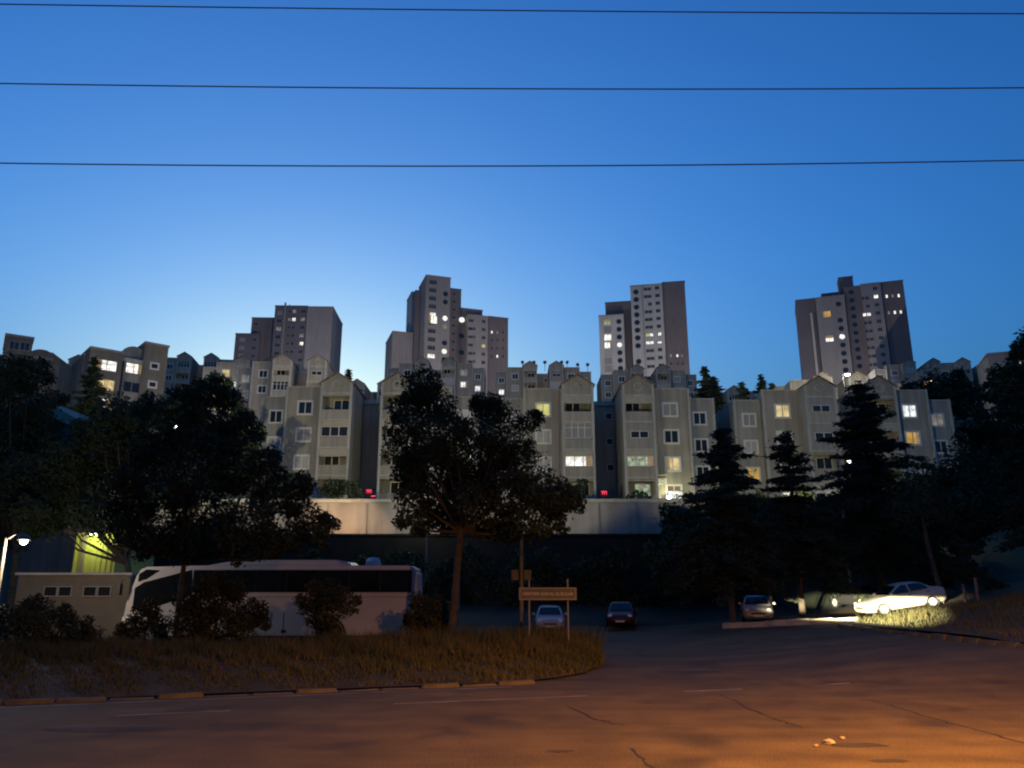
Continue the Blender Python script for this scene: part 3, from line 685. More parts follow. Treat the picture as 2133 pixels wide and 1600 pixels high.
# wall and left tree lamps, then unseen lamps added to brighten facades
for lab, px, py, Y, zb, pw in (('street lamp behind the crown of the left leafy tree, lighting the panel wall', 690, 1078, 66.6, 6.6, 700),
        ('tall street lamp behind the left leafy tree facing the apartment buildings', 364, 888, 58, 1.0, 4600),
        ('tall added fill lamp behind the tall round tree facing the apartment buildings', 985, 950, 58, 1.0, 4200),
        ('tall added fill lamp behind the largest cedar facing the apartment buildings', 1770, 960, 58, 2.2, 4200),
        ('added fill lamp on the hill behind the middle apartment building', 1100, 835, 112, 20, 32000),
        ('added fill lamp on the hill behind the tall round tree and first building', 880, 850, 110, 20, 16000),
        ('added fill lamp on the hill behind the right-hand apartment building', 1680, 850, 108, 20, 7000),
        ('added fill lamp on the hill behind the left trees', 330, 860, 90, 10.6, 8500),
        ('added fill lamp on the hill left of the first tower', 400, 812, 150, 34, 3500),
        ('added fill lamp on the hill below the arched roofs', 70, 830, 98, 14, 4000),
        ('added fill lamp on the hill below the first tower', 610, 830, 112, 20, 5000)):
    lamp_at(lab, px, py, Y, zb, pw * (1.0 if Y < 70 else .62), col=(1, .66, .36) if 64 < Y < 70 else WARM if Y < 70 else (.92, .85, .74), arm=(.9, 0), r=.07, spot=170 if Y > 70 else 116, aim=(0, 1, -.2 if 64 < Y < 70 else (.4 if Y < 64 else .05)), blend=.2)
for lab, px, py, Y in (('added fill lamp at the foot of the first tower', 600, 800, 205), ('added fill lamp at the foot of the second tower', 960, 800, 200), ('added fill lamp at the foot of the third tower', 1330, 802, 212), ('added fill lamp at the foot of the fourth tower', 1780, 830, 205)):
    lamp_at(lab, px, py, Y, H(0, Y) - 2, 27000, col=(.92, .88, .86), arm=(.9, 0), r=.2, spot=170, aim=(0, 1, .3), group='added fill lamps below the towers')  # unseen lamps added low on the hill to brighten the towers
# wall lamp on the right block of the middle building
p = at(1393, 1036, 79.2); wl = thing('wall_lamp', 'glaring white lamp on the ground floor of the middle apartment building', 'lamp', p)
MB().box(-.12, .12, .1, .8, -.05, .2).build('bracket', M['metal'], wl); MB().lathe([(.01, .16), (.2, .1), (.22, -.1), (.01, -.2)], 14).build('bulb', BULB, wl)
point(wl, (0, -.35, 0), 260, (.92, 1.0, .62), .15)

# ------------------------------------------------------------------ trees
def leaf_quads(C, Rr, n, size, rs, squash=.85, shell=.3):
    """n leaves in each ball (centre, radius): arrays of quads"""
    out = []
    for c, r in zip(C, Rr):
        k = max(8, int(n * r * r))
        d = rs.normal(size=(k, 3)); d /= np.linalg.norm(d, axis=1)[:, None]
        rad = r * (shell + (1 - shell) * rs.rand(k) ** .6) * (1 + .22 * np.sin(d[:, 0] * 5 + c[0]) * np.sin(d[:, 2] * 6 + c[1])) * np.where(rs.rand(k) < .12, rs.uniform(1.0, 1.28, k), 1)
        p = np.array(c) + d * rad[:, None] * np.array([1, 1, squash])
        a = rs.normal(size=(k, 3)); a /= np.linalg.norm(a, axis=1)[:, None]
        b = np.cross(a, rs.normal(size=(k, 3))); b /= np.linalg.norm(b, axis=1)[:, None]
        s = size * rs.uniform(.6, 1.3, k)[:, None]
        q = np.stack([p - a * s, p + b * s * .55, p + a * s, p - b * s * .55], 1)
        out.append(q.reshape(-1, 3))
    return np.concatenate(out)
def leafy_tree(label, base, clumps, Y, dens=260, size=.11, trunk=.16, fork=.35, mt='leaf', seed=1, group=None, cat='tree', name='leafy_tree', lean=(0, 0), spread=1.0, kids=3, forkp=None):
    """clumps: (px, py, r_px) seen in the picture; each gets a depth of its own round the trunk"""
    rs = np.random.RandomState(seed); base = Vector(base)
    t = thing(name, label, cat, base, group=group)
    C, Rr = [], []
    for (px, py, r) in clumps:
        rm = r * Y / F_PX
        yy = Y + rs.uniform(-1, 1) * min(2.4, rm * 1.6) * spread
        c = at(px, py, yy) - base; C.append(tuple(c)); Rr.append(rm)
        for _ in range(kids):      # smaller lumps break the outline
            a = rs.normal(size=3); a /= np.linalg.norm(a); C.append(tuple(np.array(c) + a * rm * .85)); Rr.append(rm * rs.uniform(.3, .5))
    new('crown', soup('crown', leaf_quads(C, Rr, dens, size, rs), 4, M[mt]), t)
    top = sum((Vector(c) for c in C[::kids + 1]), Vector()) / len(clumps)
    fk = Vector((top.x * fork * .8 + lean[0], top.y * fork * .8, top.z * fork + .3))
    if forkp: fk = at(*forkp, Y) - base
    mb = MB(); mb.tube([(0, 0, -.2), fk * .5 + Vector((lean[0] * -.15, 0, 0)), fk], [trunk * 1.15, trunk * .9, trunk * .75], 10)
    mb.build('trunk', M['bark'], t)
    for i, c in enumerate(C[::kids + 1]):
        c = Vector(c); mid = fk.lerp(c, .5) + Vector((rs.uniform(-.2, .2), rs.uniform(-.2, .2), -.12 * (c - fk).length))
        w = trunk * .5 if (c - fk).length > 1 else trunk * .3
        MB().tube([fk - Vector((0, 0, .15)), mid, c], [w, w * .6, w * .2], 6).build('limb', M['bark'], t)
    return t
def conifer(label, base, h, rad, seed=1, group=None, mt='needle', name='cedar_tree', droop=.25, dens=1.0, first=.16, whorl=.42, size=.1, trunk=None, top_pow=.8):
    rs = np.random.RandomState(seed); base = Vector(base); t = thing(name, label, 'tree', base, group=group)
    tr = trunk or h * .014 + .04
    MB().tube([(0, 0, -.3), (0, 0, h * .5), (0, 0, h)], [tr, tr * .65, .02], 9).build('trunk', M['bark'], t)
    out = []; br = MB(); z = h * first
    while z < h * .985:
        f = (h - z) / (h * (1 - first)); R0 = rad * (f ** top_pow) * rs.uniform(.75, 1.12) + .08
        nb = int(4 + 4 * f) if f > .12 else 4
        for k in range(nb):
            a = rs.uniform(0, 6.283); L = R0 * rs.uniform(.45, 1.2); zz = z + rs.uniform(-.15, .15)
            up = lerp(.35, -droop, f)
            npt = max(8, int(60 * L * dens)); s = np.sort(rs.rand(npt)) ** .75
            ctr = np.stack([np.cos(a) * L * s, np.sin(a) * L * s, zz + L * (up * s - .22 * s * s * f)], 1)
            wid = .10 + .30 * L * (1 - s) * .5 + .05
            ctr += rs.normal(size=(npt, 3)) * np.stack([wid, wid, wid * .32], 1)
            d = np.stack([np.cos(a + rs.normal(0, .7, npt)), np.sin(a + rs.normal(0, .7, npt)), rs.normal(-.15, .35, npt)], 1)
            w = np.cross(d, rs.normal(size=(npt, 3))); w /= np.linalg.norm(w, axis=1)[:, None]
            ss = size * rs.uniform(.8, 2.0, npt)[:, None]
            out.append(np.stack([ctr - d * ss, ctr + w * ss * .33, ctr + d * ss, ctr - w * ss * .33], 1).reshape(-1, 3))
            if L > .8: br.tube([(0, 0, zz), (math.cos(a) * L * .55, math.sin(a) * L * .55, zz + L * (up * .55 - .07 * f)), (math.cos(a) * L * .9, math.sin(a) * L * .9, zz + L * (up * .9 - .18 * f))], [.035, .02, .006], 4, False)
        z += whorl * rs.uniform(.7, 1.2) * (0.6 + .4 * f)
    new('crown', soup('crown', np.concatenate(out), 4, M[mt]), t)
    if br.v: br.build('branches', M['bark'], t)
    return t

# tall round tree in the middle
b = at(938, 1345, 30); b.z = .35
leafy_tree('tall round dark tree with a forked trunk in the middle', (b.x, b.y, b.z), [(880, 800, 46), (845, 850, 40), (905, 850, 58), (860, 920, 62), (945, 910, 62), (1015, 850, 40), (1040, 900, 56), (1085, 950, 46), (1000, 975, 70), (905, 990, 70), (850, 985, 40), (860, 1040, 40), (920, 1060, 40), (985, 1045, 50), (1060, 1030, 60), (1120, 1020, 55), (1165, 1035, 45), (1195, 1045, 26), (1090, 1090, 42), (1040, 1080, 36), (1150, 1085, 34), (1105, 880, 30), (880, 1085, 34), (930, 1100, 22), (1005, 1105, 26), (1060, 1110, 30), (840, 1085, 22)], 30, 1700, .07, .15, .60, seed=2, kids=4, forkp=(960, 1100))
# left leafy tree and its neighbours
b = at(362, 1352, 29.5); b.z = .35
leafy_tree('broad leafy tree with a thin leaning trunk in front of the bus', (b.x, b.y, b.z), [(430, 820, 40), (470, 830, 34), (370, 860, 50), (430, 890, 56), (500, 900, 48), (330, 930, 55), (410, 970, 70), (490, 980, 60), (550, 960, 36), (570, 1030, 52), (630, 1010, 30), (640, 1080, 44), (680, 1090, 26), (330, 1020, 70), (430, 1060, 70), (520, 1090, 60), (600, 1120, 40), (280, 1090, 60), (360, 1120, 56), (260, 1010, 44), (660, 1120, 24), (300, 1130, 40), (420, 1130, 44), (500, 1140, 36), (560, 1140, 30)], 29.5, 1700, .07, .11, .5, seed=5, kids=4, forkp=(386, 1150))
b = at(290, 1290, 44); b.z = 0
leafy_tree('dark leafy tree over the kiosk, left of the bus', (b.x, b.y, b.z), [(240, 860, 46), (215, 900, 50), (260, 930, 60), (200, 985, 60), (130, 950, 50), (160, 1040, 64), (240, 1040, 60), (90, 1020, 60), (280, 880, 40), (310, 850, 36), (60, 1070, 36), (265, 1095, 26), (190, 900, 40), (150, 1000, 60), (210, 1080, 50), (300, 1000, 60), (300, 940, 50), (110, 1080, 40)], 44, 900, .095, .2, .4, seed=7)
b = at(20, 1290, 47); b.z = 0
leafy_tree('tall dark tree at the left edge of the picture', (b.x, b.y, b.z), [(20, 770, 40), (60, 790, 44), (10, 840, 60), (80, 860, 36), (40, 920, 70), (-30, 900, 70), (60, 1000, 70), (-20, 1010, 70), (110, 830, 26), (30, 1070, 50), (70, 940, 50), (100, 900, 34), (20, 1110, 50), (90, 1090, 40)], 47, 900, .095, .22, .4, seed=9)
b = at(168, 960, 70); conifer('dark narrow conifer left of the brown lit block', (b.x, b.y, 9.8), 13.5, 2.6, 12, mt='needle', name='conifer', droop=.1, size=.14)
b = at(310, 960, 76); b.z = 10.3
leafy_tree('dark leafy tree growing in front of the brown lit block', (b.x, b.y, b.z), [(300, 860, 34), (345, 850, 30), (270, 900, 36), (400, 850, 34), (450, 800, 30), (480, 830, 30), (350, 900, 44), (430, 900, 50), (500, 870, 30)], 76, 220, .2, .25, .35, seed=11)
# bushes along the verge
for lab, px, py, Y, cl, sd in (
        ('low dark bush on the verge at the left edge', 70, 1345, 30, [(60, 1295, 46), (115, 1305, 44), (15, 1305, 36), (160, 1315, 34), (80, 1268, 30), (190, 1325, 24), (130, 1280, 26)], 21),
        ('bushy dark shrub beside the thin leaning trunk, hiding the bus wheels', 440, 1345, 30.5, [(430, 1260, 40), (480, 1265, 38), (400, 1290, 36), (450, 1300, 44), (505, 1290, 32), (535, 1272, 26), (425, 1228, 28), (490, 1230, 26), (395, 1255, 30), (455, 1215, 22), (550, 1290, 20), (400, 1315, 30), (500, 1315, 30)], 22),
        ('vase-shaped dark shrub in front of the white bus side', 680, 1335, 31, [(665, 1250, 26), (695, 1250, 26), (680, 1275, 36), (640, 1265, 20), (725, 1265, 20), (680, 1308, 28), (692, 1222, 20), (655, 1226, 20), (625, 1250, 14), (740, 1250, 14), (715, 1235, 18), (680, 1250, 26)], 23),
        ('dark shrub at the rear end of the bus', 885, 1330, 31.5, [(880, 1265, 26), (905, 1280, 30), (865, 1290, 24), (890, 1305, 30), (928, 1288, 26), (870, 1248, 20), (860, 1310, 24), (915, 1255, 18)], 24),
        ('dark shrub behind the bus front at the kiosk', 300, 1340, 31, [(300, 1290, 30), (275, 1310, 26), (330, 1305, 30), (315, 1265, 20), (260, 1320, 18)], 25)):
    b = at(px, py, Y); leafy_tree(lab, (b.x, b.y, .3), cl, Y, 2200, .055, .05, .15, 'leaf2', sd, 'shrubs along the verge', 'shrub', 'shrub', kids=4)
# cedars on the right
for lab, px0, py0, Y, pyt, rad, sd in (
        ('dark cedar right of the middle building, lowest branches over the kerb', 1527, 1298, 44.5, 882, 3.7, 31),
        ('slender cedar in front of the yellow lit windows', 1671, 1268, 47.5, 896, 3.1, 32),
        ('largest cedar, standing behind the silver sedan', 1838, 1225, 50, 792, 5.4, 33)):
    b = at(px0, py0, Y); zb = H(b.x, b.y); ap = at(px0 - (px0 - 1066) * .11 * (py0 - pyt) / 415, pyt, Y)
    conifer(lab, (b.x, b.y, zb), ap.z - zb, rad, sd, 'cedars along the lane', size=.10, first=.25, droop=.28, whorl=.46, dens=1.5)
p = at(2143, 672, 40); conifer('massive dark pine at the right edge of the picture', (p.x, p.y, H(p.x, p.y)), p.z - H(p.x, p.y), 3.4, 34, name='pine_tree', droop=.1, dens=1.4, first=.22, top_pow=.75, size=.10)
b = at(1990, 1200, 54); leafy_tree('dark leafy tree between the largest cedar and the pine', (b.x, b.y, H(b.x, b.y)), [(2020, 910, 36), (2065, 880, 40), (2015, 980, 60), (2070, 960, 70), (1965, 1010, 40), (2040, 1050, 70), (1970, 1090, 56), (2100, 1040, 70), (2110, 920, 60), (2120, 850, 34), (1930, 1060, 40)], 54, 400, .15, .2, .4, seed=35)
b = at(1960, 1255, 43.5); tt = thing('painted_tree', 'thin tree with a whitewashed trunk foot behind the sedan tail', 'tree', (b.x, b.y, H(b.x, b.y)))
MB().tube([(0, 0, -.2), (.0, 0, .85)], [.16, .14], 10).build('whitewash', M['whitewash'], tt); MB().tube([(0, 0, .85), (-.25, .1, 3.2), (-.3, .3, 5.5)], [.138, .11, .05], 10).build('trunk', M['bark'], tt)
rs = np.random.RandomState(3); new('crown', soup('crown', leaf_quads([(-.3, .3, 6), (.5, 0, 5.2), (-1, .2, 5.0), (-.2, -.4, 7)], [1.5, 1.2, 1.1, 1.0], 200, .12, rs), 4, M['leaf']), tt)
# dark growth on the bank below the right-hand building and along the terrace
GS = 'dark bank shrubs below the right-hand building'
for i, (px, py, Y, w, hgt) in enumerate(((1420, 1180, 57, 66, 60), (1500, 1150, 60, 70, 70), (1590, 1140, 60, 64, 66), (1680, 1130, 61, 70, 74), (1770, 1120, 61, 70, 74), (1880, 1120, 61, 76, 74), (1980, 1150, 60, 70, 74), (1440, 1110, 64, 40, 40), (1560, 1080, 66, 44, 30), (1680, 1065, 66, 48, 36), (1900, 1050, 66, 50, 50))):
    b = at(px, py, Y); rg = random.Random(40 + i)
    cl = [(px + rg.uniform(-w, w) * .8, py + rg.uniform(-hgt, hgt * .7), rg.uniform(22, 40)) for _ in range(9)]
    low, high = ('lower', 'upper')[py < 1115], i
    order = ('first', 'second', 'third', 'fourth', 'fifth', 'sixth', 'seventh', 'eighth', 'ninth', 'tenth', 'eleventh')
    leafy_tree(f'dark shrub on the {low} bank below the cedars, {order[i]} of the row', (b.x, Y, H(b.x, Y)), cl, Y, 280, .17, .08, .2, 'leaf', 60 + i, GS, 'shrub', 'bank_shrub')
for lab, px, py, Y, cl, sd in (('rounded dark shrub on the terrace beside the red display of the first building', 705, 1040, 72.5, [(700, 1015, 22), (730, 1020, 20), (680, 1025, 16), (745, 1030, 12)], 51),
        ('small garden shrub in the lit ground floor garden of the middle building', 1335, 1045, 73.5, [(1325, 1030, 10), (1340, 1033, 10), (1310, 1038, 9), (1350, 1038, 8)], 52),
        ('dark shrub at the corner of the middle building behind the tall round tree', 1222, 1040, 73, [(1215, 1005, 12), (1200, 1020, 16), (1180, 1030, 16)], 53),
        ('dark tree behind the left leafy tree beside the first building', 545, 1040, 72, [(535, 900, 24), (520, 940, 30), (560, 990, 28), (600, 1000, 22), (545, 1030, 36), (610, 1035, 28), (500, 990, 36)], 54)):
    b = at(px, py, Y); leafy_tree(lab, (b.x, b.y, 10.2), cl, Y, 280, .16, .06, .3, 'leaf', sd, None, 'shrub', 'terrace_shrub')
for i, px in enumerate((590, 690, 790, 890, 990, 1090, 1190, 1290, 1370)):
    rg = random.Random(200 + i); b = at(px, 1250, 61); cl = [(px + rg.uniform(-50, 50), 1165 + 13 * k + rg.uniform(-6, 6), rg.uniform(20, 30)) for k in range(8)]
    leafy_tree('black hedge bush along the lower wall, ' + ('behind the bus roof', 'behind the middle of the bus', 'behind the satellite dome', 'behind the bus rear', 'behind the tall round tree trunk', 'behind the pole with boxes', 'right of the name sign', 'right of the maroon car', 'by the lowest cedar')[i], (b.x, 61, H(b.x, 61)), cl, 61, 300, .15, .05, .15, 'leaf', 210 + i, 'hedge along the dark lower wall', 'hedge', 'hedge_bush')
# conifers on the skyline and dark hill trees
for lab, px, pyt, Y, hh, rad, sd in (('small pointed conifer on the skyline right of the first tower', 726, 768, 150, 10, 2.2, 71), ('spiky dark conifer on the skyline right of the third tower', 1467, 763, 118, 10, 3.0, 72),
        ('small conifer on the skyline between the spiky conifer and the fourth tower', 1545, 795, 125, 7, 2.1, 73), ('pointed conifer just left of the gabled roof below the fourth tower', 1584, 780, 122, 9, 2.0, 74), ('little conifer tip beside the pointed conifer', 1606, 796, 124, 7, 1.3, 75), ('second spike of the dark conifer clump right of the third tower', 1486, 782, 119, 8, 2.4, 76)):
    p = at(px, pyt, Y); conifer(lab, (p.x, p.y, p.z - hh), hh, rad, sd, 'conifers on the skyline', name='conifer', droop=.0, size=.2, whorl=.5, dens=.9, first=.05)
for lab, px, py, Y, cl, sd in (('dark rounded hill tree right of the fourth tower', 1970, 860, 105, [(1950, 800, 34), (1990, 800, 30), (1900, 815, 28), (2020, 815, 26), (1960, 840, 40), (2010, 850, 34), (1920, 850, 34)], 81),
        ('dark hill tree against the right end of the skyline', 2090, 860, 100, [(2080, 780, 26), (2100, 800, 30), (2075, 820, 30), (2120, 760, 30), (2110, 840, 36), (2130, 720, 24)], 82)):
    b = at(px, py, Y); leafy_tree(lab, (b.x, b.y, H(b.x, b.y) - 1), cl, Y, 130, .28, .25, .3, 'leaf', sd, 'dark hillside trees', 'tree', 'hill_tree')

# ------------------------------------------------------------------ bus
bp = lambda px, py: at(px, py, 36.0)
def bl(px, py): p = bp(px, py); return (p.x, p.z)
bx0 = bp(560, 1335)
bus = thing('coach_bus', 'long white coach with black window band parked behind the verge', 'bus', (bx0.x, 36, 0))
off = bx0.x
def P(*pts): return [(x - off, z) for x, z in (bl(*p) for p in pts)]
MB().prism(P((250, 1331), (252, 1300), (262, 1255), (286, 1192), (300, 1181), (420, 1178), (858, 1178), (867, 1190), (868, 1331)), 'y', 0, 2.5).build('body', M['buswhite'], bus, bevel=.09)
bandp = P((404, 1187), (858, 1187), (858, 1234), (404, 1234)); x0, x1 = bandp[0][0], bandp[1][0]; zt, zl = bandp[0][1], bandp[2][1]
wb_ = MB().box(x0, x1, -.012, .01, zl, zt).build('window_band', M['black'], bus)
for k in range(7):
    a = lerp(x0, x1, k / 7) + .03; c = lerp(x0, x1, (k + 1) / 7) - .03
    MB().box(a, c, -.022, -.0125, zl + .04, zt - .04).build('window', M['busglass'], bus)
MB().prism(P((300, 1213), (400, 1187), (400, 1238), (372, 1248), (330, 1262), (276, 1268), (281, 1225)), 'y', -.014, .008).build('driver_window', M['busglass'], bus)
MB().prism(P((290, 1196), (306, 1186), (334, 1188), (306, 1206), (288, 1212)), 'y', -.014, .008).build('destination_window', M['busglass'], bus)
wsp = P((263, 1256), (286, 1194)); dz = .03
MB()._add([(wsp[0][0] - dz, .15, wsp[0][1]), (wsp[0][0] - dz, 2.35, wsp[0][1]), (wsp[1][0] - dz, 2.35, wsp[1][1]), (wsp[1][0] - dz, .15, wsp[1][1])], [(0, 1, 2, 3)])
mbw = MB(); mbw.quad((wsp[0][0] - dz, .12, wsp[0][1]), (wsp[0][0] - dz, 2.38, wsp[0][1]), (wsp[1][0] - dz, 2.38, wsp[1][1]), (wsp[1][0] - dz, .12, wsp[1][1])); mbw.build('windscreen', M['busglass'], bus)
fa = P((420, 1178), (470, 1170), (540, 1166), (700, 1166), (724, 1170), (732, 1178)); fa = [(x, z - (.02 if i in (0, 5) else 0)) for i, (x, z) in enumerate(fa)]
MB().prism(fa, 'y', .25, 2.25).build('roof_fairing', M['buswhite'], bus, bevel=.05)
dc = P((769, 1178))[0]; rr = P((785, 1178))[0][0] - dc[0]
MB().lathe([(rr, -.02), (rr, .12), (rr * .92, .26), (rr * .6, .36), (.01, .4)], 20, 'z', (dc[0], 1.0, dc[1])).build('satellite_dome', M['buswhite'], bus)
for wx in (318, 690):
    c = P((wx, 1317))[0][0]
    wv = MB().lathe([(.02, -.03), (.3, -.03), (.34, -.05), (.5, -.04), (.5, .3), (.02, .3)], 22, 'y', (c, 0, .5)).build('wheel', M['tyre'], bus)
    MB().lathe([(.02, -.06), (.12, -.075), (.29, -.055), (.31, -.035)], 18, 'y', (c, 0, .5)).build('rim', M['metal'], wv)
    MB().lathe([(.62, -.008), (.53, -.008)], 22, 'y', (c, 0, .5)).build('wheel_arch', M['black'], bus)
for lx in (450, 520, 590, 660, 700):
    c = P((lx, 1300))[0][0]; MB().box(c - .012, c + .012, -.006, .004, .45, 1.35).build('locker_seam', M['black'], bus)
s0, s1 = P((262, 1326))[0], P((866, 1326))[0]; MB().box(s0[0], s1[0], -.01, .004, .33, .40).build('skirt_trim', M['black'], bus); z_ = P((500, 1243))[0][1]; MB().box(P((400, 1243))[0][0], s1[0] - .05, -.008, .004, z_ - .02, z_).build('belt_trim', M['metal'], bus)
c = P((590, 1315))[0]; MB().box(c[0] - .09, c[0] + .09, -.01, .004, c[1] - .06, c[1] + .06).build('fuel_flap', M['black'], bus)
for py_ in (1290,):
    p0 = P((864, py_))[0]; MB().box(p0[0] - .12, p0[0] + .03, -.02, .1, p0[1] - .14, p0[1] + .14).build('tail_light', M['redlens'], bus)
p0 = P((256, 1290))[0]; MB().box(p0[0] - .03, p0[0] + .3, -.02, .25, p0[1] - .1, p0[1] + .1).build('headlight', M['lens'], bus)
p0 = P((262, 1215))[0]; MB().tube([(p0[0] + .4, .1, p0[1] + .35), (p0[0] - .1, -.1, p0[1] + .2), (p0[0] - .15, -.15, p0[1] - .1)], .03, 6).box(p0[0] - .22, p0[0] - .1, -.28, -.02, p0[1] - .5, p0[1] - .05).build('mirror', M['black'], bus)

# ------------------------------------------------------------------ cars (length along x, nose at -x)
def car(label, loc, rot, paint, group='cars parked behind the junction', name='parked_car', cat='car'):
    t = thing(name, label, cat, loc, rot, group)
    st = [(-2.24, .36, .56, .58), (-2.16, .24, .66, .74), (-1.9, .2, .73, .81), (-1.45, .19, .80, .845), (-.95, .19, .88, .86), (0, .19, .92, .865), (.9, .19, .955, .865), (1.45, .2, .985, .85), (1.95, .22, .97, .80), (2.16, .27, .92, .73), (2.23, .38, .78, .6)]
    secs = []
    for x, zl, zt, w in st:
        zm = lerp(zl, zt, .55)
        secs.append([(x, -w * .86, zl), (x, -w * .98, lerp(zl, zm, .4)), (x, -w, zm), (x, -w * .97, lerp(zm, zt, .7)), (x, -w * .88, zt - .01), (x, -w * .5, zt + .02), (x, 0, zt + .028),
                     (x, w * .5, zt + .02), (x, w * .88, zt - .01), (x, w * .97, lerp(zm, zt, .7)), (x, w, zm), (x, w * .98, lerp(zl, zm, .4)), (x, w * .86, zl)])
    MB().loft(secs).build('body', M[paint], t)
    cs = [(-.98, .86, .76, .88), (-.30, 1.30, .64, .9), (-.1, 1.385, .60, .9), (.35, 1.42, .58, .92), (.85, 1.385, .59, .93), (1.1, 1.29, .62, .95), (1.62, .98, .70, .97)]
    secs = []
    for x, zt, w, zb in cs:
        wb = .79 if x < 1.3 else .74; zb = min(zb, zt - .005)
        secs.append([(x, -wb, zb), (x, -lerp(wb, w, .9), lerp(zb, zt, .85)), (x, -w * .85, zt), (x, 0, zt + .015), (x, w * .85, zt), (x, lerp(wb, w, .9), lerp(zb, zt, .85)), (x, wb, zb)])
    MB().loft(secs).build('cabin', M[paint], t)
    for s in (-1, 1):
        def side(pts, nm, m, o=.016):
            q = [(x, s * (lerp(.79, .612, (z - .93) / .43) + o), z) for x, z in pts]
            mb = MB(); n = len(q); mb._add(q + [(x, y - s * .012, z) for x, y, z in q], [list(range(n)), list(range(n, 2 * n))[::-1]] + [(i, (i + 1) % n, (i + 1) % n + n, i + n) for i in range(n)])
            return mb.build(nm, m, t)
        side([(-.80, .955), (.22, .975), (.18, 1.335), (-.08, 1.33), (-.30, 1.235)], 'window', M['busglass'])
        side([(.33, .978), (1.28, 1.0), (1.18, 1.14), (.92, 1.30), (.72, 1.335), (.28, 1.34)], 'window', M['busglass'])
        MB().box(.08, .26, s * .862 - .012, s * .862 + .012, .80, .835).build('door_handle', M['black'], t)
        MB().box(1.12, 1.30, s * .86 - .012, s * .86 + .012, .83, .865).build('door_handle', M['black'], t)
        MB().box(-.86, -.70, s * .84 + min(0, s * .16), s * .84 + max(0, s * .16), .93, 1.05).build('mirror', M[paint], t, bevel=.02)
        MB().lathe([(.01, -.06), (.12, -.04), (.15, .02)], 12, 'x', (-2.14, s * .56, .60)).build('headlight', M['lens'], t)
        MB().box(2.13, 2.225, s * .58 - .14, s * .58 + .14, .66, .84).build('tail_light', M['redlens'], t, bevel=.02)
        for wx in (-1.38, 1.28):
            MB().lathe([(.385, s * .868), (.385, s * .80), (.1, s * .80)], 22, 'y', (wx, 0, .31)).build('wheel_arch', M['black'], t)
            w = MB().lathe([(.2, s * .872), (.29, s * .878), (.31, s * .85), (.31, s * .66), (.1, s * .66)], 22, 'y', (wx, 0, .31)).build('wheel', M['tyre'], t)
            mb = MB(); mb.lathe([(.215, s * .872), (.19, s * .885), (.19, s * .84)], 20, 'y', (wx, 0, .31)).lathe([(.01, s * .885), (.06, s * .88), (.065, s * .84)], 12, 'y', (wx, 0, .31))
            for k in range(5):
                a = 2 * math.pi * k / 5 + .3; ca, sa = math.cos(a), math.sin(a); u = Vector((ca, 0, sa)); v = Vector((-sa, 0, ca))
                c0 = Vector((wx, s * .876, .31)); q = [c0 + u * .04 + v * .045, c0 + u * .2 + v * .06, c0 + u * .2 - v * .06, c0 + u * .04 - v * .045]
                mb._add(q + [p - Vector((0, s * .03, 0)) for p in q], [(0, 1, 2, 3), (7, 6, 5, 4), (0, 1, 5, 4), (1, 2, 6, 5), (2, 3, 7, 6), (3, 0, 4, 7)])
            mb.build('rim', M['rim'], w)
    mb = MB(); mb.quad((-.90, -.66, .925), (-.90, .66, .925), (-.285, .52, 1.31), (-.285, -.52, 1.31))
    o = mb.build('windscreen', M['busglass'], t); o.location = (-.02, 0, .02)
    mb = MB(); mb.quad((1.55, -.58, 1.03), (1.55, .58, 1.03), (1.07, .5, 1.315), (1.07, -.5, 1.315))
    o = mb.build('rear_window', M['busglass'], t); o.location = (.02, 0, .02)
    MB().box(-2.262, -2.2, -.38, .38, .43, .52).build('grille', M['black'], t); MB().box(-2.275, -2.2, -.26, .26, .30, .40).build('number_plate', M['plate'], t)
    MB().box(2.2, 2.262, -.26, .26, .55, .66).build('number_plate', M['plate'], t)
    return t
sx, sy = 20.55, 43.2
sz0, sz1 = H(sx - 1.38, sy), H(sx + 1.28, sy); slope = math.atan2(sz1 - sz0, 2.66)
car('silver sedan lit by headlights on the sloping lane', (sx, sy, (sz0 + sz1) / 2 + .03), (0, -slope, R(3)), 'carsilver', None)
def carpx(label, px, py, Y, rz, paint):
    b = at(px, py, Y); car(label, (b.x, b.y, H(b.x, b.y) + .02), (0, 0, R(rz)), paint)
carpx('white car facing the road behind the name sign', 1145, 1305, 48, 88, 'carwhite')
carpx('small pale car with its nose lit behind the low lit kerb', 1578, 1290, 46.8, 75, 'carwhite')
carpx('dark car parked in the shade behind the nose of the silver sedan', 1790, 1240, 49, 100, 'cardark')
carpx('maroon car parked in the dark right of the white car', 1295, 1298, 50, 80, 'carred')
# the car whose headlights reach the sedan stands below the camera
ca = math.atan2(43 - 3.5, 17.6 + 6)
hc = car('car standing beside the photographer with its headlights on', (-6.0, 3.0, 0), (0, 0, ca + math.pi), 'cardark', None)
for s in (-1, 1):
    l = point(hc, (-2.3, s * .56, .66), 480000, (1.0, .86, .56), .05, 14.0, (-1, .018, .0180), .5); l.scale = (1, .11, 1)

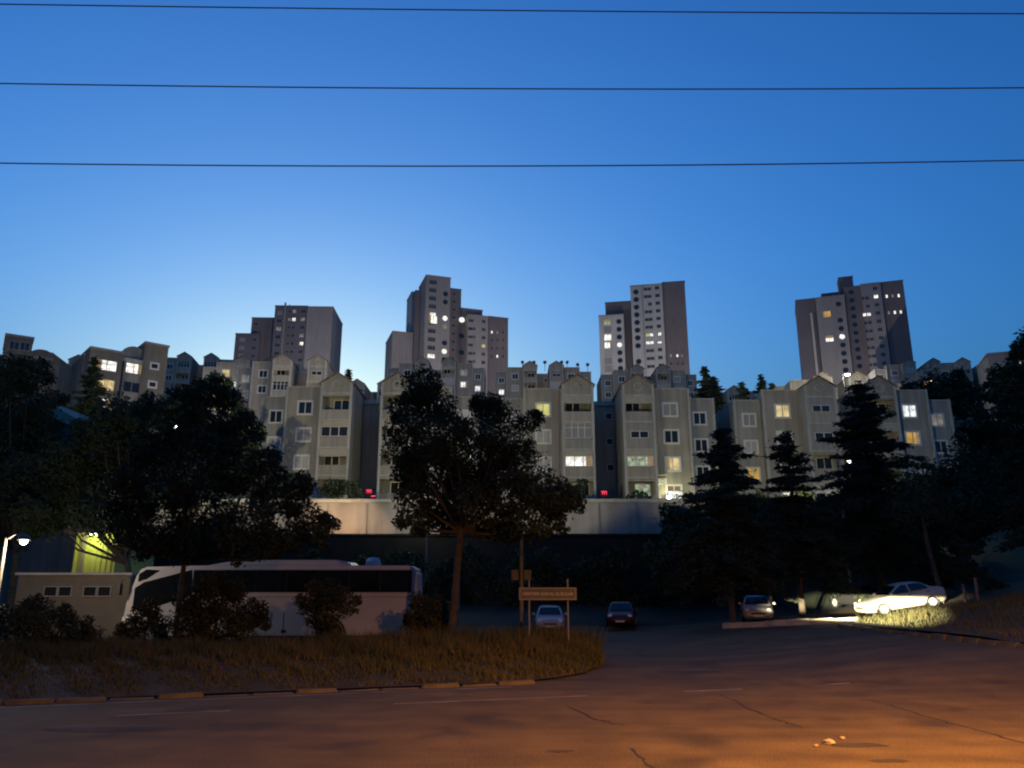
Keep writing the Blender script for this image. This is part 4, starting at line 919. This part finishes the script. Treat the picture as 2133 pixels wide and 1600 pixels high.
# ------------------------------------------------------------------ sign, posts, poles and cables
sp = at(1141, 1237, 27); bw = 113 / F_PX * 27 * 1.0
sgn = thing('name_sign', 'long narrow sign board with pale lettering on two posts at the verge end', 'sign', (sp.x, sp.y, 0))
zt, zl = at(1141, 1225, 27).z, at(1141, 1249, 27).z
bd = MB().box(-bw / 2, bw / 2, -.02, .02, zl, zt).build('board', M['sign'], sgn)
MB().box(-bw / 2 - .02, bw / 2 + .02, -.035, -.0, zt - .03, zt + .015).box(-bw / 2 - .02, bw / 2 + .02, -.035, 0, zl - .015, zl + .03).box(-bw / 2 - .02, -bw / 2 + .03, -.034, 0, zl + .03, zt - .03).box(bw / 2 - .03, bw / 2 + .02, -.034, 0, zl + .03, zt - .03).build('rim', M['signrim'], bd)
tx = bpy.data.curves.new('lettering', 'FONT'); tx.body = 'MERTMER SOSYAL KUZULAR'; tx.size = .19; tx.align_x = 'CENTER'; tx.align_y = 'CENTER'; tx.extrude = .003; tx.offset = .004
tmp = bpy.data.objects.new('lettering_source', tx); COL.objects.link(tmp); bpy.context.view_layer.update()
me = bpy.data.meshes.new_from_object(tmp.evaluated_get(bpy.context.evaluated_depsgraph_get())); wx = tmp.dimensions.x; bpy.data.objects.remove(tmp); bpy.data.curves.remove(tx)
me.name = 'lettering'; me.materials.clear(); me.materials.append(M['letter'])
new('lettering', me, bd, (0, -.027, (zt + zl) / 2 - .01), (R(90), 0, 0), (1.68 / wx, 1.68 / wx, 1))
for px, pt in ((1102, 1209), (1182, 1206)):
    a = at(px, pt, 27.06); MB().tube([(a.x - sp.x, .06, 0), (a.x - sp.x, .06, a.z)], .03, 8).build('post', M['signrim'], sgn)
p = at(1086, 1100, 32); up = thing('box_post', 'thin pole with two pale boxes beside the name sign', 'pole', (p.x, 32, 0))
MB().tube([(0, 0, 0), (0, 0, p.z)], [.09, .06], 9).build('post', M['pole'], up)
zb = at(1086, 1198, 32).z
for dx in (-.26, .24): MB().box(dx - .14, dx + .14, -.14, .12, zb - .2, zb + .2).build('box', mat('grey_box', (.13, .12, .11)), up, bevel=.02)
for lab, px, py, Y, h, r in (('short pale post on the island left of the taller one', 2011, 1252, 41, 1.0, .07), ('taller pale post on the island beside the pine trunk', 2037, 1246, 41, 1.2, .08)):
    b = at(px, py, Y); t = thing('marker_post', lab, 'post', (b.x, b.y, H(b.x, b.y)), group='posts on the island')
    MB().tube([(0, 0, -.2), (0, 0, h)], [r, r * .85], 8).build('shaft', M['pole'], t); MB().lathe([(r, h), (r * .7, h + .05), (.01, h + .06)], 8).build('cap', M['pole'], t)
b = at(1604, 1232, 52); t = thing('banded_post', 'white banded post standing in the dark between the cedars', 'post', (b.x, b.y, H(b.x, b.y)))
MB().tube([(0, 0, -.2), (0, 0, 3.2)], .09, 8).build('shaft', M['pole'], t)
for k in range(3): MB().tube([(0, 0, .7 + k * .9), (0, 0, 1.15 + k * .9)], .095, 8).build('band', M['whitewash'], t)
# overhead cables between two poles outside the picture
cz = [[(0, 12), (1066, 22), (2133, 32)], [(0, 174), (1066, 185), (2133, 183)], [(0, 340), (1066, 346), (2133, 334)]]
ends = {-1: [], 1: []}
for lab, pts in zip(('topmost dark overhead cable crossing the sky', 'middle dark overhead cable crossing the sky', 'lowest dark overhead cable crossing the sky'), cz):
    Yc = 12.0; a, m, c = (at(px, py, Yc) for px, py in pts)
    # parabola through the three points
    A_ = np.array([[q.x ** 2, q.x, 1] for q in (a, m, c)]); k2, k1, k0 = np.linalg.solve(A_, np.array([q.z for q in (a, m, c)]))
    k2 = max(k2, .0004)
    fz = lambda x: k2 * x * x + k1 * x + k0
    MB().tube([(x, Yc, fz(x)) for x in np.linspace(-24, 24, 33)], .011, 6).build('power_cable', M['cable'])
    tag(COL.objects[-1] if False else bpy.data.objects[[o.name for o in COL.objects if o.name.startswith('power_cable')][-1]], lab, 'cable', 'overhead cables')
    for s in (-1, 1): ends[s].append(fz(24 * s))
for s, lab in ((-1, 'utility pole carrying the cables, beyond the left edge'), (1, 'utility pole carrying the cables, beyond the right edge')):
    t = thing('utility_pole', lab, 'pole', (24.25 * s, 12, H(24.25 * s, 12)))
    MB().tube([(0, 0, -.3), (0, 0, max(ends[s]) + .8)], [.17, .11], 10).build('pole', M['pole'], t)
    for z in ends[s]: MB().lathe([(.03, z - .06), (.05, z), (.03, z + .06)], 8, 'z', (-.22 * s, 0, 0)).box(min(-.2 * s, 0), max(-.2 * s, 0), -.03, .03, z - .03, z + .03).build('insulator', M['metal'], t)

# ------------------------------------------------------------------ left corner: kiosk, yellow wall, pitched roof house
p0, p1 = at(24, 1292, 41), at(262, 1292, 41); kz = at(150, 1193, 41).z
kio = thing('kiosk', 'low beige cabin with a row of small dark windows left of the bus', 'cabin', (p0.x, 41, 0)); kw = p1.x - p0.x
MB().box(0, kw, 0, 3, 0, kz - .12).build('wall', M['kiosk'], kio, bevel=.03); MB().box(-.1, kw + .1, -.15, 3.1, kz - .118, kz).build('roof', M['trim'], kio)
for px in (106, 136, 188, 218):
    c = at(px, 1232, 41); win(kio, c.x - p0.x, 0, c.z, .6, .42, G, 1, .05, 'frame_d')
p0, p1 = at(150, 1196, 46), at(236, 1196, 46); zt = at(180, 1112, 46).z
yb = thing('clad_shed', 'yellow clad shed wall glowing under a lamp above the cabin', 'shed', (p0.x, 46, 0)); yw = p1.x - p0.x
MB().box(0, yw, 0, 5, 0, zt).build('wall', M['yellow'], yb)
for k in range(8): MB().box(k * yw / 8, k * yw / 8 + .1, -.06, -.001, .2, zt).build('rib', M['yellow'], yb)
MB().box(.42, .62, -.12, -.061, .1, zt).build('downpipe', M['frame_d'], yb)
MB().box(-.3, yw + .3, -.9, 5.3, zt + .002, zt + .2).build('roof', M['roof'], yb)
fx = MB().box(1.0, 1.5, -.8, -.55, zt - .1, zt - .002).build('lamp', BULB, yb); point(yb, (1.25, -.7, zt - .35), 60, (.9, 1.0, .35), .2)
M['fascia'] = mat('grey_fascia', (.34, .27, .19), .85, .15, 1.5)
f = Fac(95, 830, 57, 0, 0)
t = f.root('gabled_house', 'dark house with a pale sloping roof edge among the left trees', 'house')
u0, z0 = f.hit(88, 831); u1, z1 = f.hit(196, 892)
MB().prism([(u0, z0 - .9), (u0, z0 + .05), (u1, z1 + .05), (u1 - .5, z1 - .35)], 'y', -.8, 9).build('roof', M['fascia'], t)
MB().prism([(u0, z0 + .05), (u0, z0 - .9), (u0 - (u1 - u0), z1 - .35), (u0 - (u1 - u0), z1 + .05)], 'y', -.8, 9).build('roof', M['fascia'], t)
MB().prism([(u0 - 3.0, 0), (u0 + 3.0, 0), (u0 + 3.0, z1 - .1), (u0, z0 - .95), (u0 - 3.0, z1 - .1)], 'y', 0, 8.5).build('wall', M['wall_d'], t)
uu, zz = f.hit(8, 936); win(t, uu, 0, zz, .9, .7, W_LIT, 2, .08)
uu, zz = f.hit(2, 870); win(t, uu, 0, zz, .5, .4, W_DIM, 1, .08)

# ------------------------------------------------------------------ red displays, roof dishes, air conditioner
def display(label, px, py, Y, second):
    p = at(px, py, Y); t = thing('led_display', label, 'display', p, group='red entrance displays')
    MB().box(-.36, .36, 0, .1, -.27, .27).build('case', M['black'], t); MB().box(-.34, .34, -.006, -.001, -.25, .25).build('screen', LED_DIM, t)
    seg = {0: (-.06, .06, .10, .125), 1: (.035, .06, .0, .125), 2: (.035, .06, -.125, 0), 3: (-.06, .06, -.0125, .0125)}
    for k in range(3):
        mb = MB()
        for (a, b_, c, d) in [seg[i] for i in ((0, 1, 2), (0, 1, 2, 3), (0, 1, 2))[k]]: mb.box(-.19 + .19 * k + a, -.19 + .19 * k + b_, -.02, -.007, .06 + c * 1.3, .06 + d * 1.3)
        mb.build('digit', LED, t)
    if second:
        MB().box(.22, .72, 0, .08, -.47, -.33).build('strip_case', M['black'], t)
        for k in range(5): MB().box(.25 + k * .09, .31 + k * .09, -.012, -.001, -.43, -.37).build('strip_segment', LED, t)
    return t
display('red lit digital display with a small strip below, at the first building entrance', 768, 1025, 77, True)
display('red lit digital display alone in the entrance of the middle building', 1258, 1028, 77, False)
rg = random.Random(6)
names = {1088: 'leftmost roof dish on the distant ridge, left of the first gable', 1112: 'roof dish just right of the first gable on the distant ridge', 1135: 'thick roof dish at the end of the first distant block', 1170: 'roof dish right of the second distant gable', 1182: 'small roof dish next to the second distant gable', 1203: 'tall roof dish midway along the distant ridge', 1224: 'last roof dish before the third tower'}
for px, lab in names.items():
    p = at(px, 757 if px < 1200 else 762, 183); t = thing('satellite_dish', lab, 'satellite dish', p, (0, 0, rg.uniform(-.6, .6)), 'roof dishes on the distant ridge')
    MB().tube([(0, 0, -2.0), (0, 0, .1)], .06, 6).build('mast', M['metal'], t)
    MB().lathe([(.02, .08), (.25, .02), (.45, -.11)], 14, 'y', (0, 0, .25)).build('dish', M['metal'], t); MB().tube([(0, 0, .1), (0, -.55, .35)], .03, 5).build('feed_arm', M['metal'], t)
p = at(1379, 1003, 79.9); t = thing('air_conditioner', 'white air conditioner unit on the middle building wall', 'air conditioner', p)
MB().box(-.42, .42, -.3, .0, -.28, .28).build('case', M['frame'], t, bevel=.03); MB().lathe([(.21, -.3), (.21, -.325), (.17, -.325), (.17, -.3)], 18, 'y').build('fan_grille', M['metal'], t); MB().box(-.5, .55, -.5, .0, .55, .62).build('canopy', M['awning'], t)
